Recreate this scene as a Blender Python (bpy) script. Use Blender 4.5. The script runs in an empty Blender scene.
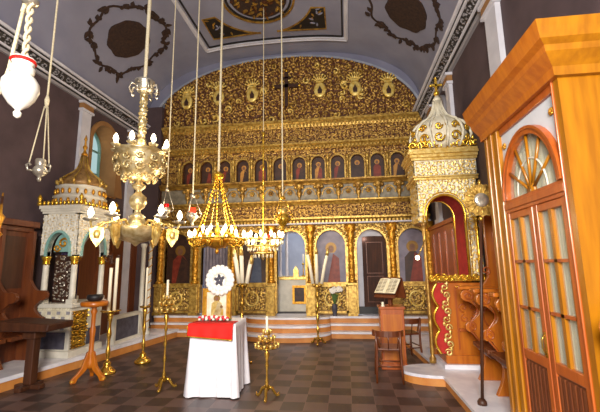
import bpy, math, random
import numpy as np
from mathutils import Vector, Matrix
PI = math.pi
random.seed(5)
SC = bpy.context.scene
COL = SC.collection

# ------------------------------------------------------------------ materials
def lin(c):
    c = c.lstrip('#')
    o = []
    for i in (0, 2, 4):
        v = int(c[i:i+2], 16) / 255
        o.append(v / 12.92 if v <= .04045 else ((v + .055) / 1.055) ** 2.4)
    return (*o, 1)

def mat(name, c1, c2=None, rough=.6, metal=0., scale=8., bump=0., bscale=None, stretch=None, coat=0., detail=4., lo=.35, hi=.65):
    m = bpy.data.materials.new(name); m.use_nodes = True
    nt = m.node_tree; N = nt.nodes; L = nt.links
    b = N['Principled BSDF']
    b.inputs['Roughness'].default_value = rough
    b.inputs['Metallic'].default_value = metal
    if coat: b.inputs['Coat Weight'].default_value = coat; b.inputs['Coat Roughness'].default_value = .15
    tc = N.new('ShaderNodeTexCoord'); mp = N.new('ShaderNodeMapping')
    L.new(tc.outputs['Object'], mp.inputs['Vector'])
    if stretch: mp.inputs['Scale'].default_value = stretch
    if c2:
        n = N.new('ShaderNodeTexNoise'); n.inputs['Scale'].default_value = scale; n.inputs['Detail'].default_value = detail
        L.new(mp.outputs[0], n.inputs['Vector'])
        r = N.new('ShaderNodeValToRGB')
        r.color_ramp.elements[0].color = lin(c1); r.color_ramp.elements[0].position = lo
        r.color_ramp.elements[1].color = lin(c2); r.color_ramp.elements[1].position = hi
        L.new(n.outputs['Fac'], r.inputs[0]); L.new(r.outputs[0], b.inputs['Base Color'])
    else:
        b.inputs['Base Color'].default_value = lin(c1)
    if bump:
        n2 = N.new('ShaderNodeTexNoise'); n2.inputs['Scale'].default_value = bscale or scale * 3; n2.inputs['Detail'].default_value = 3
        L.new(mp.outputs[0], n2.inputs['Vector'])
        bp = N.new('ShaderNodeBump'); bp.inputs['Strength'].default_value = bump; bp.inputs['Distance'].default_value = .02
        L.new(n2.outputs['Fac'], bp.inputs['Height']); L.new(bp.outputs[0], b.inputs['Normal'])
    return m

def emit(name, c, s):
    m = bpy.data.materials.new(name); m.use_nodes = True
    nt = m.node_tree; nt.nodes.clear()
    e = nt.nodes.new('ShaderNodeEmission'); e.inputs[0].default_value = lin(c); e.inputs[1].default_value = s
    o = nt.nodes.new('ShaderNodeOutputMaterial'); nt.links.new(e.outputs[0], o.inputs[0])
    return m

def floor_mat():
    m = bpy.data.materials.new('floor_tiles'); m.use_nodes = True
    nt = m.node_tree; N = nt.nodes; L = nt.links; b = N['Principled BSDF']
    tc = N.new('ShaderNodeTexCoord')
    ck = N.new('ShaderNodeTexChecker'); ck.inputs['Scale'].default_value = 1 / .28
    ck.inputs['Color1'].default_value = lin('#43332f'); ck.inputs['Color2'].default_value = lin('#66504a')
    L.new(tc.outputs['Object'], ck.inputs['Vector'])
    br = N.new('ShaderNodeTexBrick'); br.offset = 0; br.inputs['Scale'].default_value = 1
    br.inputs['Brick Width'].default_value = .28; br.inputs['Row Height'].default_value = .28
    br.inputs['Mortar Size'].default_value = .004
    br.inputs['Color1'].default_value = (1, 1, 1, 1); br.inputs['Color2'].default_value = (.72, .7, .7, 1); br.inputs['Mortar'].default_value = (1.5, 1.4, 1.3, 1)
    L.new(tc.outputs['Object'], br.inputs['Vector'])
    mx = N.new('ShaderNodeMix'); mx.data_type = 'RGBA'; mx.blend_type = 'MULTIPLY'; mx.inputs['Factor'].default_value = 1
    L.new(ck.outputs['Color'], mx.inputs['A']); L.new(br.outputs['Color'], mx.inputs['B'])
    n = N.new('ShaderNodeTexNoise'); n.inputs['Scale'].default_value = 3; n.inputs['Detail'].default_value = 6
    L.new(tc.outputs['Object'], n.inputs['Vector'])
    r = N.new('ShaderNodeValToRGB'); r.color_ramp.elements[0].color = (.75, .72, .7, 1); r.color_ramp.elements[1].color = (1.15, 1.1, 1.05, 1)
    L.new(n.outputs['Fac'], r.inputs[0])
    m2 = N.new('ShaderNodeMix'); m2.data_type = 'RGBA'; m2.blend_type = 'MULTIPLY'; m2.inputs['Factor'].default_value = 1
    L.new(mx.outputs['Result'], m2.inputs['A']); L.new(r.outputs[0], m2.inputs['B'])
    L.new(m2.outputs['Result'], b.inputs['Base Color']); b.inputs['Roughness'].default_value = .42
    return m

def glass_mat(name, c, rough=.05, alpha=.35):
    m = bpy.data.materials.new(name); m.use_nodes = True
    b = m.node_tree.nodes['Principled BSDF']
    b.inputs['Base Color'].default_value = lin(c); b.inputs['Roughness'].default_value = rough; b.inputs['Alpha'].default_value = alpha
    return m

M = dict(
    floor=floor_mat(),
    wall=mat('wall_brown', '#46373a', '#524144', .8, scale=2.5, bump=.1, bscale=20),
    vault=mat('vault_grey', '#848497', '#9090a2', .8, scale=1.5),
    endwall=mat('end_wall_grey', '#7b7b90', '#87879b', .8, scale=1.5),
    pil=mat('pilaster_white', '#c3c2cc', '#d0cfd8', .6, scale=4),
    white=mat('white_paint', '#c4bfb2', '#d6d1c4', .5, scale=6),
    marble=mat('white_marble', '#d3d2dc', '#e8e7ee', .3, scale=5, detail=8),
    riser=mat('orange_riser', '#c07a38', '#cf8d4a', .5, scale=5),
    black=mat('black_paint', '#1c1a1c', rough=.5),
    grey=mat('grey_paint', '#8d8a90', rough=.6),
    paint=mat('brown_painting', '#2e1f1a', '#402b20', .8, scale=20),
    gold=mat('gold_leaf', '#b5771a', '#e0a83a', .36, .62, scale=14, bump=.25, bscale=60),
    goldp=mat('pale_gold', '#cfa548', '#efd488', .33, .6, scale=16, bump=.2, bscale=60),
    golds=mat('shiny_gold', '#d29a20', '#f0c850', .25, .75, scale=10),
    ggold=mat('gilded_panel', '#96702e', '#d8b45c', .36, .5, scale=14, bump=.2, bscale=60),
    oldgold=mat('old_gilding', '#86602a', '#c29a48', .36, .5, scale=9, bump=.3, bscale=60),
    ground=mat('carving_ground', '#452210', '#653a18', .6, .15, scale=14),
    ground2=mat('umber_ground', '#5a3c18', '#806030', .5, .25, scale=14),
    ivory=mat('ivory_ground', '#c8bfa6', '#e2dcc8', .5, scale=10),
    silver=mat('silver', '#b9b0a0', '#e2dccb', .28, .75, scale=14, bump=.2, bscale=40),
    sgold=mat('silver_gilt', '#c0a468', '#ecdcae', .3, .65, scale=12, bump=.2, bscale=40),
    brass=mat('brass', '#a87a20', '#dcb050', .25, .8, scale=10),
    wood=mat('orange_wood', '#a85710', '#bd6c14', .38, scale=3, bump=.05, stretch=(6, 6, .6), coat=.3),
    woody=mat('varnished_wood', '#905806', '#a86c0a', .35, scale=3, stretch=(6, 6, .6), coat=.3),
    woodr=mat('red_wood', '#9c4a16', '#b15a1c', .4, scale=3, stretch=(6, 6, .6), coat=.3),
    woodb=mat('brown_wood', '#5a2a10', '#6e3816', .5, scale=3, stretch=(6, 6, .6), coat=.2),
    woodd=mat('dark_wood', '#3a1e10', '#4c2a17', .5, scale=3, stretch=(6, 6, .6)),
    red=mat('red_velvet', '#a01f1c', '#b52a22', .85, scale=10),
    redcloth=mat('red_cloth', '#d81208', '#e81a0c', .8, scale=10),
    cloth=mat('white_cloth', '#eceaf2', '#f6f5fa', .85, scale=10),
    wax=mat('candle_wax', '#f3ead2', rough=.5),
    rope=mat('rope', '#cdbf9a', '#e6dcc0', .8, scale=60),
    bulb=emit('lit_bulb', '#fff0c8', 9.),
    bulbr=emit('lit_red_lamp', '#ff3a20', 2.5),
    redglass=mat('red_glass', '#c01010', rough=.15),
    egg=mat('white_egg', '#efece2', '#f7f5ee', .3, scale=5),
    icon_d=mat('icon_dark', '#2b1710', '#452818', .5, scale=9),
    icon_r=mat('icon_red', '#6e2213', '#8a3520', .5, scale=12),
    icon_b=mat('icon_blue', '#34405c', '#46506a', .5, scale=12),
    icon_o=mat('icon_ochre', '#a8702a', '#c08a3c', .5, scale=12),
    icon_s=mat('icon_skin', '#6e4a34', '#80583e', .5, scale=20),
    icon_g=mat('icon_grey', '#71697a', '#8a8292', .5, scale=6),
    halo=mat('halo_gold', '#8a672a', rough=.45, metal=.3),
    teal=mat('teal_paint', '#6f9a94', '#86aca6', .6, scale=5),
    bluegrey=mat('blue_grey', '#8a8f9e', '#a0a5b2', .6, scale=3),
    sanct=mat('sanctuary_wall', '#a9b0c0', '#bcc2cf', .7, scale=2),
    curtain=mat('pale_curtain', '#c6c294', '#efedd2', .8, scale=3, stretch=(14, 14, .4)),
    panelg=mat('panel_grey', '#c2c8d2', '#ced3db', .5, scale=4),
    tan=mat('tan_plaster', '#8a6238', '#9a7042', .8, scale=3),
    page=mat('book_page', '#e4d8b4', '#efe6c8', .7, scale=8),
    ink=mat('ink', '#5a4a3c', rough=.8),
    leaf=mat('leaf', '#3f5a24', '#587534', .6, scale=20),
    petal=mat('white_petal', '#efeae0', rough=.7),
    petalr=mat('red_petal', '#c01a28', '#d83a48', .7, scale=30),
    slate=mat('slate_panel', '#3c3a48', '#55525f', .6, scale=8, bump=.3),
    purple=mat('purple_cloth', '#2c2350', '#3a3066', .8, scale=6),
    daylight=emit('daylight_pane', '#a8c4c4', .85),
    domeb=mat('dome_brown', '#75552f', '#a8834e', .45, .3, scale=10),
    chairw=mat('chair_wood', '#54270f', '#6b3516', .4, scale=3, stretch=(6, 6, .6), coat=.2),
    balus=mat('balustrade_grey', '#7c7566', '#999282', .6, scale=9),
    satin=mat('white_satin', '#e6e4ee', '#f2f1f8', .42, scale=10),
    yellowg=mat('bright_gilding', '#d8b04a', '#f4dc88', .35, .3, scale=10),
    doorw=mat('door_wood', '#34190c', '#472412', .75, scale=3, stretch=(6, 6, .6)),
    leather=mat('leather', '#3a1c10', rough=.5),
)

# ------------------------------------------------------------------ mesh builder
WLOC = {}
class MB:
    def __init__(s): s.v = []; s.f = []; s.m = []; s.sm = []
    def add(s, vs, fs, mi=0, smooth=False):
        o = len(s.v); s.v.extend([tuple(p) for p in vs])
        for f in fs:
            s.f.append(tuple(i + o for i in f)); s.m.append(mi); s.sm.append(smooth)
        return s
    def box(s, x0, x1, y0, y1, z0, z1, mi=0):
        v = [(x, y, z) for z in (z0, z1) for y in (y0, y1) for x in (x0, x1)]
        return s.add(v, [(0, 2, 3, 1), (4, 5, 7, 6), (0, 1, 5, 4), (2, 6, 7, 3), (0, 4, 6, 2), (1, 3, 7, 5)], mi)
    def prism(s, poly, axis, a, b, mi=0):
        """extrude a 2-D outline along x, y or z between a and b"""
        def P(p, t):
            return {'x': (t, p[0], p[1]), 'y': (p[0], t, p[1]), 'z': (p[0], p[1], t)}[axis]
        n = len(poly)
        v = [P(p, a) for p in poly] + [P(p, b) for p in poly]
        f = [tuple(range(n)), tuple(range(2 * n - 1, n - 1, -1))] + [(i, i + n, (i + 1) % n + n, (i + 1) % n) for i in range(n)]
        return s.add(v, f, mi)
    def lathe(s, prof, c=(0, 0, 0), n=16, mi=0, flute=0, fa=.0, twist=0., sx=1., sy=1.):
        vs = []; k = len(prof)
        for j, (r, z) in enumerate(prof):
            for i in range(n):
                a = 2 * PI * i / n + twist * z
                rr = r * (1 + fa * math.cos(flute * 2 * PI * i / n)) if flute else r
                vs.append((c[0] + sx * rr * math.cos(a), c[1] + sy * rr * math.sin(a), c[2] + z))
        fs = [(j * n + i, j * n + (i + 1) % n, (j + 1) * n + (i + 1) % n, (j + 1) * n + i) for j in range(k - 1) for i in range(n)]
        fs += [tuple(range(n - 1, -1, -1)), tuple((k - 1) * n + i for i in range(n))]
        return s.add(vs, fs, mi, True)
    def tube(s, pts, r, n=8, mi=0, closed=False):
        pts = [Vector(p) for p in pts]; k = len(pts); vs = []
        rs = r if isinstance(r, (list, tuple)) else [r] * k
        up = Vector((0.13, .27, 1)).normalized()
        for i, p in enumerate(pts):
            if closed: t = pts[(i + 1) % k] - pts[i - 1]
            else: t = pts[min(i + 1, k - 1)] - pts[max(i - 1, 0)]
            t.normalize()
            a = t.cross(up)
            if a.length < .15: a = t.cross(Vector((1, 0, .1)))
            a.normalize(); b = t.cross(a)
            for j in range(n):
                w = 2 * PI * j / n
                vs.append(p + (a * math.cos(w) + b * math.sin(w)) * rs[i])
        fs = [(i * n + j, i * n + (j + 1) % n, (i + 1) * n + (j + 1) % n, (i + 1) * n + j) for i in range(k - 1) for j in range(n)]
        if closed: fs += [((k - 1) * n + j, (k - 1) * n + (j + 1) % n, (j + 1) % n, j) for j in range(n)]
        else: fs += [tuple(range(n - 1, -1, -1)), tuple((k - 1) * n + j for j in range(n))]
        return s.add(vs, fs, mi, True)
    def ball(s, c, r, n=12, mi=0):
        r = r if isinstance(r, (list, tuple)) else (r, r, r)
        m = max(5, n // 2 + 1); vs = []; 
        for j in range(m):
            t = PI * j / (m - 1)
            q = max(math.sin(t), .02)
            for i in range(n):
                a = 2 * PI * i / n
                vs.append((c[0] + r[0] * q * math.cos(a), c[1] + r[1] * q * math.sin(a), c[2] - r[2] * math.cos(t)))
        fs = [(j * n + i, j * n + (i + 1) % n, (j + 1) * n + (i + 1) % n, (j + 1) * n + i) for j in range(m - 1) for i in range(n)]
        fs += [tuple(range(n - 1, -1, -1)), tuple((m - 1) * n + i for i in range(n))]
        return s.add(vs, fs, mi, True)
    def ringband(s, inner, outer, axis, a, b, mi=0):
        """solid band between two open 2-D polylines of equal length"""
        n = len(inner)
        return s.prism(list(inner) + list(outer)[::-1], axis, a, b, mi) if n < 3 else s._band(inner, outer, axis, a, b, mi)
    def _band(s, inner, outer, axis, a, b, mi=0):
        for i in range(len(inner) - 1):
            s.prism([inner[i], inner[i + 1], outer[i + 1], outer[i]], axis, a, b, mi)
        return s
    def hf(s, u0, u1, v0, v1, res, fn, mp, mask=None, mi=0, mg=1, thr=.35, rim=None):
        """a carved relief: grid of heights fn(U,V) placed by mp(u,v,h); low ground faces take material mg"""
        nu = max(2, int((u1 - u0) / res) + 1); nv = max(2, int((v1 - v0) / res) + 1)
        U, V = np.meshgrid(np.linspace(u0, u1, nu), np.linspace(v0, v1, nv))
        H = fn(U, V)
        if mask is not None: K = mask(U, V)
        else: K = np.ones_like(U, bool)
        o = len(s.v)
        idx = -np.ones(U.shape, int); c = 0
        fc = K[:-1, :-1] & K[1:, :-1] & K[:-1, 1:] & K[1:, 1:]
        use = np.zeros(U.shape, bool)
        use[:-1, :-1] |= fc; use[1:, :-1] |= fc; use[:-1, 1:] |= fc; use[1:, 1:] |= fc
        for j in range(nv):
            for i in range(nu):
                if use[j, i]:
                    idx[j, i] = o + c; c += 1
                    s.v.append(tuple(mp(float(U[j, i]), float(V[j, i]), float(H[j, i]))))
        for j in range(nv - 1):
            for i in range(nu - 1):
                if fc[j, i]:
                    s.f.append((idx[j, i], idx[j, i + 1], idx[j + 1, i + 1], idx[j + 1, i]))
                    h = (H[j, i] + H[j, i + 1] + H[j + 1, i + 1] + H[j + 1, i]) / 4
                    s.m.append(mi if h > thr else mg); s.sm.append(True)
        return s
    def build(s, name, mats, parent=None, local=False, loc=None, bevel=0., flip=False):
        me = bpy.data.meshes.new(name)
        off = Vector((0, 0, 0))
        if not local and parent is not None: off = WLOC.get(parent.name, Vector((0, 0, 0)))
        if loc is not None and parent is None: off = Vector(loc)
        me.from_pydata([(p[0] - off[0], p[1] - off[1], p[2] - off[2]) for p in s.v], [], s.f)
        if not isinstance(mats, (list, tuple)): mats = [mats]
        for m in mats: me.materials.append(M[m] if isinstance(m, str) else m)
        me.polygons.foreach_set('material_index', s.m)
        me.polygons.foreach_set('use_smooth', s.sm)
        me.update()
        o = bpy.data.objects.new(name, me); COL.objects.link(o)
        if parent is not None:
            o.parent = parent; WLOC[o.name] = off.copy()
        else:
            o.location = off; WLOC[o.name] = off.copy()
        if bevel:
            bv = o.modifiers.new('bevel', 'BEVEL'); bv.width = bevel; bv.segments = 2; bv.limit_method = 'ANGLE'; bv.angle_limit = .6
        return o

def thing(name, label, cat, loc=(0, 0, 0), rz=0., group=None):
    o = bpy.data.objects.new(name, None); COL.objects.link(o); o.empty_display_size = .1
    o.location = loc; o.rotation_euler = (0, 0, rz); o['label'] = label; o['category'] = cat
    if group: o['group'] = group
    WLOC[o.name] = Vector(loc)
    return o
def tag(o, label, cat, group=None):
    o['label'] = label; o['category'] = cat
    if group: o['group'] = group
    return o
def struct(o): o['kind'] = 'structure'; return o
def part_copy(o, parent, loc=(0, 0, 0), rz=0.):
    c = o.copy(); COL.objects.link(c); c.parent = parent; c.location = loc; c.rotation_euler = (0, 0, rz)
    for g in o.children:
        d = g.copy(); COL.objects.link(d); d.parent = c
    return c
def tree_copy(o, loc, rz=None, label=None):
    c = o.copy(); COL.objects.link(c); c.location = loc
    if rz is not None: c.rotation_euler = (0, 0, rz)
    if label: c['label'] = label
    for ch in list(o.children):
        d = ch.copy(); COL.objects.link(d); d.parent = c
        for g in ch.children:
            e = g.copy(); COL.objects.link(e); e.parent = d
    return c

# ------------------------------------------------------------------ shapes
def archpts(cx, zs, hw, rise, n=14):
    return [(cx + hw * math.cos(PI - PI * i / n), zs + rise * math.sin(PI * i / n)) for i in range(n + 1)]
def archpoly(cx, z0, zs, hw, rise, n=14):
    return [(cx - hw, z0)] + archpts(cx, zs, hw, rise, n) + [(cx + hw, z0)]
def plate(x0, x1, z0, z1, cx, hz, zs, hw, rise, n=14):
    """rectangle with an arched opening that starts at its bottom edge"""
    return [(x0, z0)] + archpoly(cx, z0, zs, hw, rise, n) + [(x1, z0), (x1, z1), (x0, z1)]
def inarch(U, V, cx, zs, hw, rise):
    e = ((U - cx) / hw) ** 2 + ((V - zs) / rise) ** 2
    return np.where(V > zs, e < 1, np.abs(U - cx) < hw)

def scrolls(s, seed, lobes=5):
    """height field of carved scrolls and leaves, cell size s, 0..1"""
    def fn(U, V):
        rng = np.random.RandomState(seed)
        G = 64
        J = rng.rand(G, G, 2); Hn = np.where(rng.rand(G, G) > .5, 1., -1.); Ph = rng.rand(G, G)
        iu = np.floor(U / s).astype(int); iv = np.floor(V / s).astype(int)
        d1 = np.full(U.shape, 9e9); d2 = d1.copy(); bx = np.zeros_like(U); by = bx.copy(); bh = bx.copy(); bp = bx.copy()
        for a in (-1, 0, 1):
            for b in (-1, 0, 1):
                ci = iu + a; cj = iv + b; gi = ci % G; gj = cj % G
                cx = (ci + .2 + .6 * J[gi, gj, 0]) * s; cy = (cj + .2 + .6 * J[gi, gj, 1]) * s
                dd = np.hypot(U - cx, V - cy)
                near = dd < d1
                d2 = np.where(near, d1, np.minimum(d2, dd))
                bx = np.where(near, U - cx, bx); by = np.where(near, V - cy, by)
                bh = np.where(near, Hn[gi, gj], bh); bp = np.where(near, Ph[gi, gj], bp)
                d1 = np.where(near, dd, d1)
        th = np.arctan2(by, bx)
        u = (d1 / (s * .38) - bh * th / (2 * PI) + bp) % 1.
        rg = 1 - np.abs(2 * u - 1)
        rg = np.clip(rg * 1.7 - .25, 0, 1)
        rg *= .75 + .25 * np.cos(lobes * th + 6 * bp)
        return rg * np.clip((d2 - d1) / (.16 * s), .15, 1)
    return fn

def vault_z(x):
    t = min(1., abs((x + 1.75) / 3.85))
    return 5.5 + 2.05 * (1 - t ** 2.6) ** (1 / 2.6)

def curl(cx, cz, r, turns=1.3, hand=1, start=0., n=18, y=0.):
    """spiral points in the XZ plane winding inwards"""
    return [(cx + r * (1 - .8 * i / n) * math.cos(start + hand * 2 * PI * turns * i / n), y,
             cz + r * (1 - .8 * i / n) * math.sin(start + hand * 2 * PI * turns * i / n)) for i in range(n + 1)]

# ================================================================== the setting
b = MB(); b.box(-7.2, 3.4, -4, 9.7, -.12, 0); struct(b.build('floor', 'floor'))
# left wall with its arched window opening (y 7.2..8.1)
b = MB()
b.prism([(-4, 0), (9.7, 0), (9.7, 3.35), (-4, 3.35)], 'x', -6.1, -5.6)
b.prism([(-4, 3.35)] + [(7.2, 3.35)] + archpts(7.65, 4.5, .45, .5)[0:] + [(8.1, 3.35), (9.7, 3.35), (9.7, 5.62), (-4, 5.62)], 'x', -6.1, -5.6)
struct(b.build('wall_left', 'wall'))
w = struct(MB().prism(archpoly(7.65, 3.36, 4.5, .445, .49), 'x', -6.09, -6.06).build('window', 'daylight'))
w.name = 'window_1'
w2 = MB()
w2._band([(7.22, 3.36)] + archpts(7.65, 4.5, .40, .45) + [(8.08, 3.36)], [(7.2, 3.36)] + archpts(7.65, 4.5, .45, .5) + [(8.1, 3.36)], 'x', -6.07, -6.0, 0)
w2.box(-6.07, -6.02, 7.63, 7.67, 3.36, 4.95); w2.box(-6.07, -6.02, 7.2, 8.1, 4.46, 4.5); w2.box(-6.07, -6.02, 7.2, 8.1, 3.9, 3.94)
w2.build('window_frame', 'teal', w)
rv = MB(); rv._band([(7.21, 3.36)] + archpts(7.65, 4.5, .44, .49) + [(8.09, 3.36)], [(7.195, 3.36)] + archpts(7.65, 4.5, .455, .505) + [(8.105, 3.36)], 'x', -5.995, -5.57)
rv.box(-6.0, -5.565, 7.15, 8.15, 3.32, 3.36)
# architrave around the reveal
rv._band([(7.208, 3.365)] + archpts(7.65, 4.5, .442, .492) + [(8.092, 3.365)], [(7.11, 3.365)] + archpts(7.65, 4.5, .54, .59) + [(8.4, 3.365)], 'x', -5.605, -5.56)
rv.build('window_reveal', 'tan', w)
# right wall
b = MB(); b.box(2.1, 2.4, -4, 9.7, 0, 5.62); struct(b.build('wall_right', 'wall'))
w = struct(MB().prism(archpoly(7.55, 3.9, 4.75, .27, .3), 'x', 2.06, 2.1).build('window', 'icon_r')); w.name = 'window_2'
f = MB(); f._band([(7.28, 3.9)] + archpts(7.55, 4.75, .27, .3) + [(7.82, 3.9)], [(7.2, 3.9)] + archpts(7.55, 4.75, .35, .38) + [(7.9, 3.9)], 'x', 2.03, 2.1)
f.build('window_frame', 'grey', w)

# vaulted ceiling
PROF = []
for i in range(61):
    a = PI * i / 60
    c_, s_ = math.cos(a), math.sin(a)
    PROF.append((-1.75 - 3.85 * math.copysign(abs(c_) ** (2 / 2.6), c_), 5.5 + 2.05 * abs(s_) ** (2 / 2.6)))
b = MB()
vs = [(x, y, z) for y in (-4, 9.7) for x, z in PROF]
b.add(vs, [(i, i + 1, i + 62, i + 61) for i in range(60)], 0, True)
vs2 = [(x, y, z + .15) for y in (-4, 9.7) for x, z in PROF]
b.add(vs2, [(i, i + 1, i + 62, i + 61) for i in range(60)])
struct(b.build('ceiling', 'vault'))
ARC = [0.]
for i in range(60): ARC.append(ARC[-1] + math.hypot(PROF[i + 1][0] - PROF[i][0], PROF[i + 1][1] - PROF[i][1]))
def on_vault(s, y, off=.01):
    """point at arc length s along the vault section, lifted off the plaster by off"""
    s = min(max(s, 0), ARC[-1] - 1e-4); i = max(j for j in range(60) if ARC[j] <= s)
    t = (s - ARC[i]) / (ARC[i + 1] - ARC[i]); p, q = PROF[i], PROF[i + 1]
    tx, tz = q[0] - p[0], q[1] - p[1]; l = math.hypot(tx, tz)
    return (p[0] + t * tx + tz / l * off, y, p[1] + t * tz - tx / l * off)
def s_of(x):
    i = max(j for j in range(60) if PROF[j][0] <= x)
    return ARC[i] + (x - PROF[i][0]) / max(1e-6, PROF[i + 1][0] - PROF[i][0]) * (ARC[i + 1] - ARC[i])
def vpatch(b, poly, off=.012, mi=0):
    n = len(poly); v = [on_vault(p[0], p[1], off) for p in poly] + [on_vault(p[0], p[1], .0) for p in poly]
    b.add(v, [tuple(range(n))] + [(i, (i + 1) % n, (i + 1) % n + n, i + n) for i in range(n)], mi)
def vstrip(b, pts, w, off=.012, mi=0, closed=False):
    k = len(pts); L_ = []; R_ = []
    for i in range(k):
        p = pts[(i + 1) % k] if (closed or i < k - 1) else pts[i]; q = pts[i - 1] if (closed or i > 0) else pts[i]
        dx, dy = p[0] - q[0], p[1] - q[1]; l = math.hypot(dx, dy) or 1
        L_.append((pts[i][0] - dy / l * w / 2, pts[i][1] + dx / l * w / 2)); R_.append((pts[i][0] + dy / l * w / 2, pts[i][1] - dx / l * w / 2))
    for i in range(k if closed else k - 1):
        j = (i + 1) % k
        vpatch(b, [L_[i], L_[j], R_[j], R_[i]], off, mi)
def circ(cs, cy, r, n=40, rx=1.): return [(cs + rx * r * math.cos(2 * PI * i / n), cy + r * math.sin(2 * PI * i / n)) for i in range(n)]
def seg(p, q, n=14): return [(p[0] + (q[0] - p[0]) * i / n, p[1] + (q[1] - p[1]) * i / n) for i in range(n + 1)]
def leafs(b, cs, cy, ang, l, w, off=.014, mi=0):
    c, s = math.cos(ang), math.sin(ang)
    P = [(0, 0), (.35 * l, w / 2), (.7 * l, w * .35), (l, 0), (.7 * l, -w * .35), (.35 * l, -w / 2)]
    vpatch(b, [(cs + x * c - y * s, cy + x * s + y * c) for x, y in P], off, mi)

rnd = random.Random(3)
# moulded frame of the centre field, its medallion and corner pieces
sl, sr, y0, y1 = s_of(-3.55), s_of(.18), 5.55, 8.68
b = MB()
for w_, off, mi, ins in ((.10, .05, 0, 0.), (.035, .03, 1, .10), (.02, .07, 0, -.02)):
    a0, a1, b0, b1 = sl + ins, sr - ins, y0 + ins, y1 - ins
    for p, q in (((a0, b0), (a1, b0)), ((a1, b0), (a1, b1)), ((a1, b1), (a0, b1)), ((a0, b1), (a0, b0))):
        vstrip(b, seg(p, q), w_, off, mi)
o = struct(b.build('trim', ['pil', 'black'])); o.name = 'trim_1'
b = MB(); sc, yc = s_of(-1.77), 7.12
vpatch(b, circ(sc, yc, .64), .012, 2)
vstrip(b, circ(sc, yc, .80), .05, .03, 0, True); vstrip(b, circ(sc, yc, .73), .05, .02, 1, True)
for k in range(70):
    a = rnd.uniform(0, 2 * PI); r = .58 * math.sqrt(rnd.random())
    leafs(b, sc + r * math.cos(a), yc + r * math.sin(a), a + rnd.uniform(-1.5, 1.5), rnd.uniform(.08, .18), .06, .02 + .0006 * k, rnd.choice((0, 0, 3)))
for sx, sy in ((-1, 1), (1, 1), (-1, -1), (1, -1)):
    cx, cy = sc + sx * 1.46, yc + sy * 1.18
    hyp = [(sc + sx * 1.22 * math.cos(t), yc + sy * 1.22 * math.sin(t)) for t in [(.35 + (1.40 - .35) * i / 12) for i in range(13)]]
    out = [(cx, cy)] + [(cx, hyp[0][1])] + hyp + [(hyp[-1][0], cy)]
    vpatch(b, [(cx, hyp[0][1])] + hyp + [(hyp[-1][0], cy), (cx, cy)], .008, 1)
    vstrip(b, [(cx, hyp[0][1])] + hyp + [(hyp[-1][0], cy)] + [(cx, cy)], .04, .02, 0, True)
    for k in range(26):
        t = rnd.uniform(.3, 1.4); r = rnd.uniform(1.27, 1.75)
        x, y = sc + sx * r * math.cos(t), yc + sy * r * math.sin(t)
        if abs(x - sc) < 1.40 and abs(y - yc) < 1.12: leafs(b, x, y, rnd.uniform(0, 6.3), .13, .05, .016 + .0006 * k, rnd.choice((0, 4)))
o = struct(b.build('trim', ['oldgold', 'black', 'paint', 'ground', 'vault'])); o.name = 'trim_2'
# painted discs in wreaths on both flanks of the vault
for i, (x, yy) in enumerate(((-4.9, 7.25), (1.45, 7.2))):
    b = MB(); cs = s_of(x)
    n = 36; 
    dsk = lambda k, q: (cs + q * (.50 + .02 * math.sin(9 * 2 * PI * k / n)) * math.cos(2 * PI * k / n), yy + q * (.52 + .02 * math.cos(7 * 2 * PI * k / n)) * math.sin(2 * PI * k / n))
    for k in range(n):
        for q0, q1 in ((.02, .35), (.35, .7), (.7, 1.)): vpatch(b, [dsk(k, q0), dsk(k, q1), dsk(k + 1, q1), dsk(k + 1, q0)], .02, 0)
    wv = [(cs + (.86 + .05 * math.sin(8 * a)) * math.cos(a), yy + (.92 + .05 * math.sin(8 * a)) * math.sin(a)) for a in [2 * PI * k / 64 for k in range(64)]]
    vstrip(b, wv, .05, .01, 0, True)
    for k in range(90):
        a = rnd.uniform(0, 2 * PI); r = .86 + .05 * math.sin(8 * a) + rnd.uniform(-.05, .05)
        leafs(b, cs + r * math.cos(a), yy + r * 1.05 * math.sin(a), a + rnd.choice((1.2, -1.2, .2)), rnd.uniform(.1, .2), .09, .012 + .0003 * k, 0)
    o = struct(b.build('trim', ['paint'])); o.name = 'trim_%d' % (3 + i)

# cornices along both walls: stacked mouldings and a scroll frieze
fr = scrolls(.15, 7)
def zc(z): return 5.55 - (5.55 - z) * .70
for i, (wx, sg) in enumerate(((-5.6, 1), (2.1, -1))):
    b = MB()
    def sec(pts, mi): b.prism([(wx + sg * p, zc(z)) for p, z in pts], 'y', -4, 9.35, mi)
    sec([(0, 5.10), (.05, 5.10), (.07, 5.16), (0, 5.16)], 3)
    sec([(0, 5.16), (.09, 5.16), (.10, 5.19), (0, 5.19)], 1)
    sec([(0, 5.19), (.12, 5.19), (.13, 5.235), (0, 5.235)], 0)
    sec([(0, 5.235), (.10, 5.235), (.20, 5.43), (0, 5.43)], 1)
    sec([(0, 5.43), (.23, 5.43), (.24, 5.46), (0, 5.46)], 0)
    sec([(0, 5.46), (.24, 5.46), (.25, 5.50), (0, 5.50)], 1)
    sec([(0, 5.50), (.28, 5.50), (.30, 5.55), (0, 5.55)], 0)
    b.hf(3.0, 9.3, .0, .17, .018, fr, lambda u, v, h: (wx + sg * (.105 + v * .5 + .03 * h), u, zc(5.245 + v - .012 * h)), None, 2, 1, .45)
    o = struct(b.build('trim', ['pil', 'black', 'grey', 'grey'])); o.name = 'trim_%d' % (5 + i)
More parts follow.
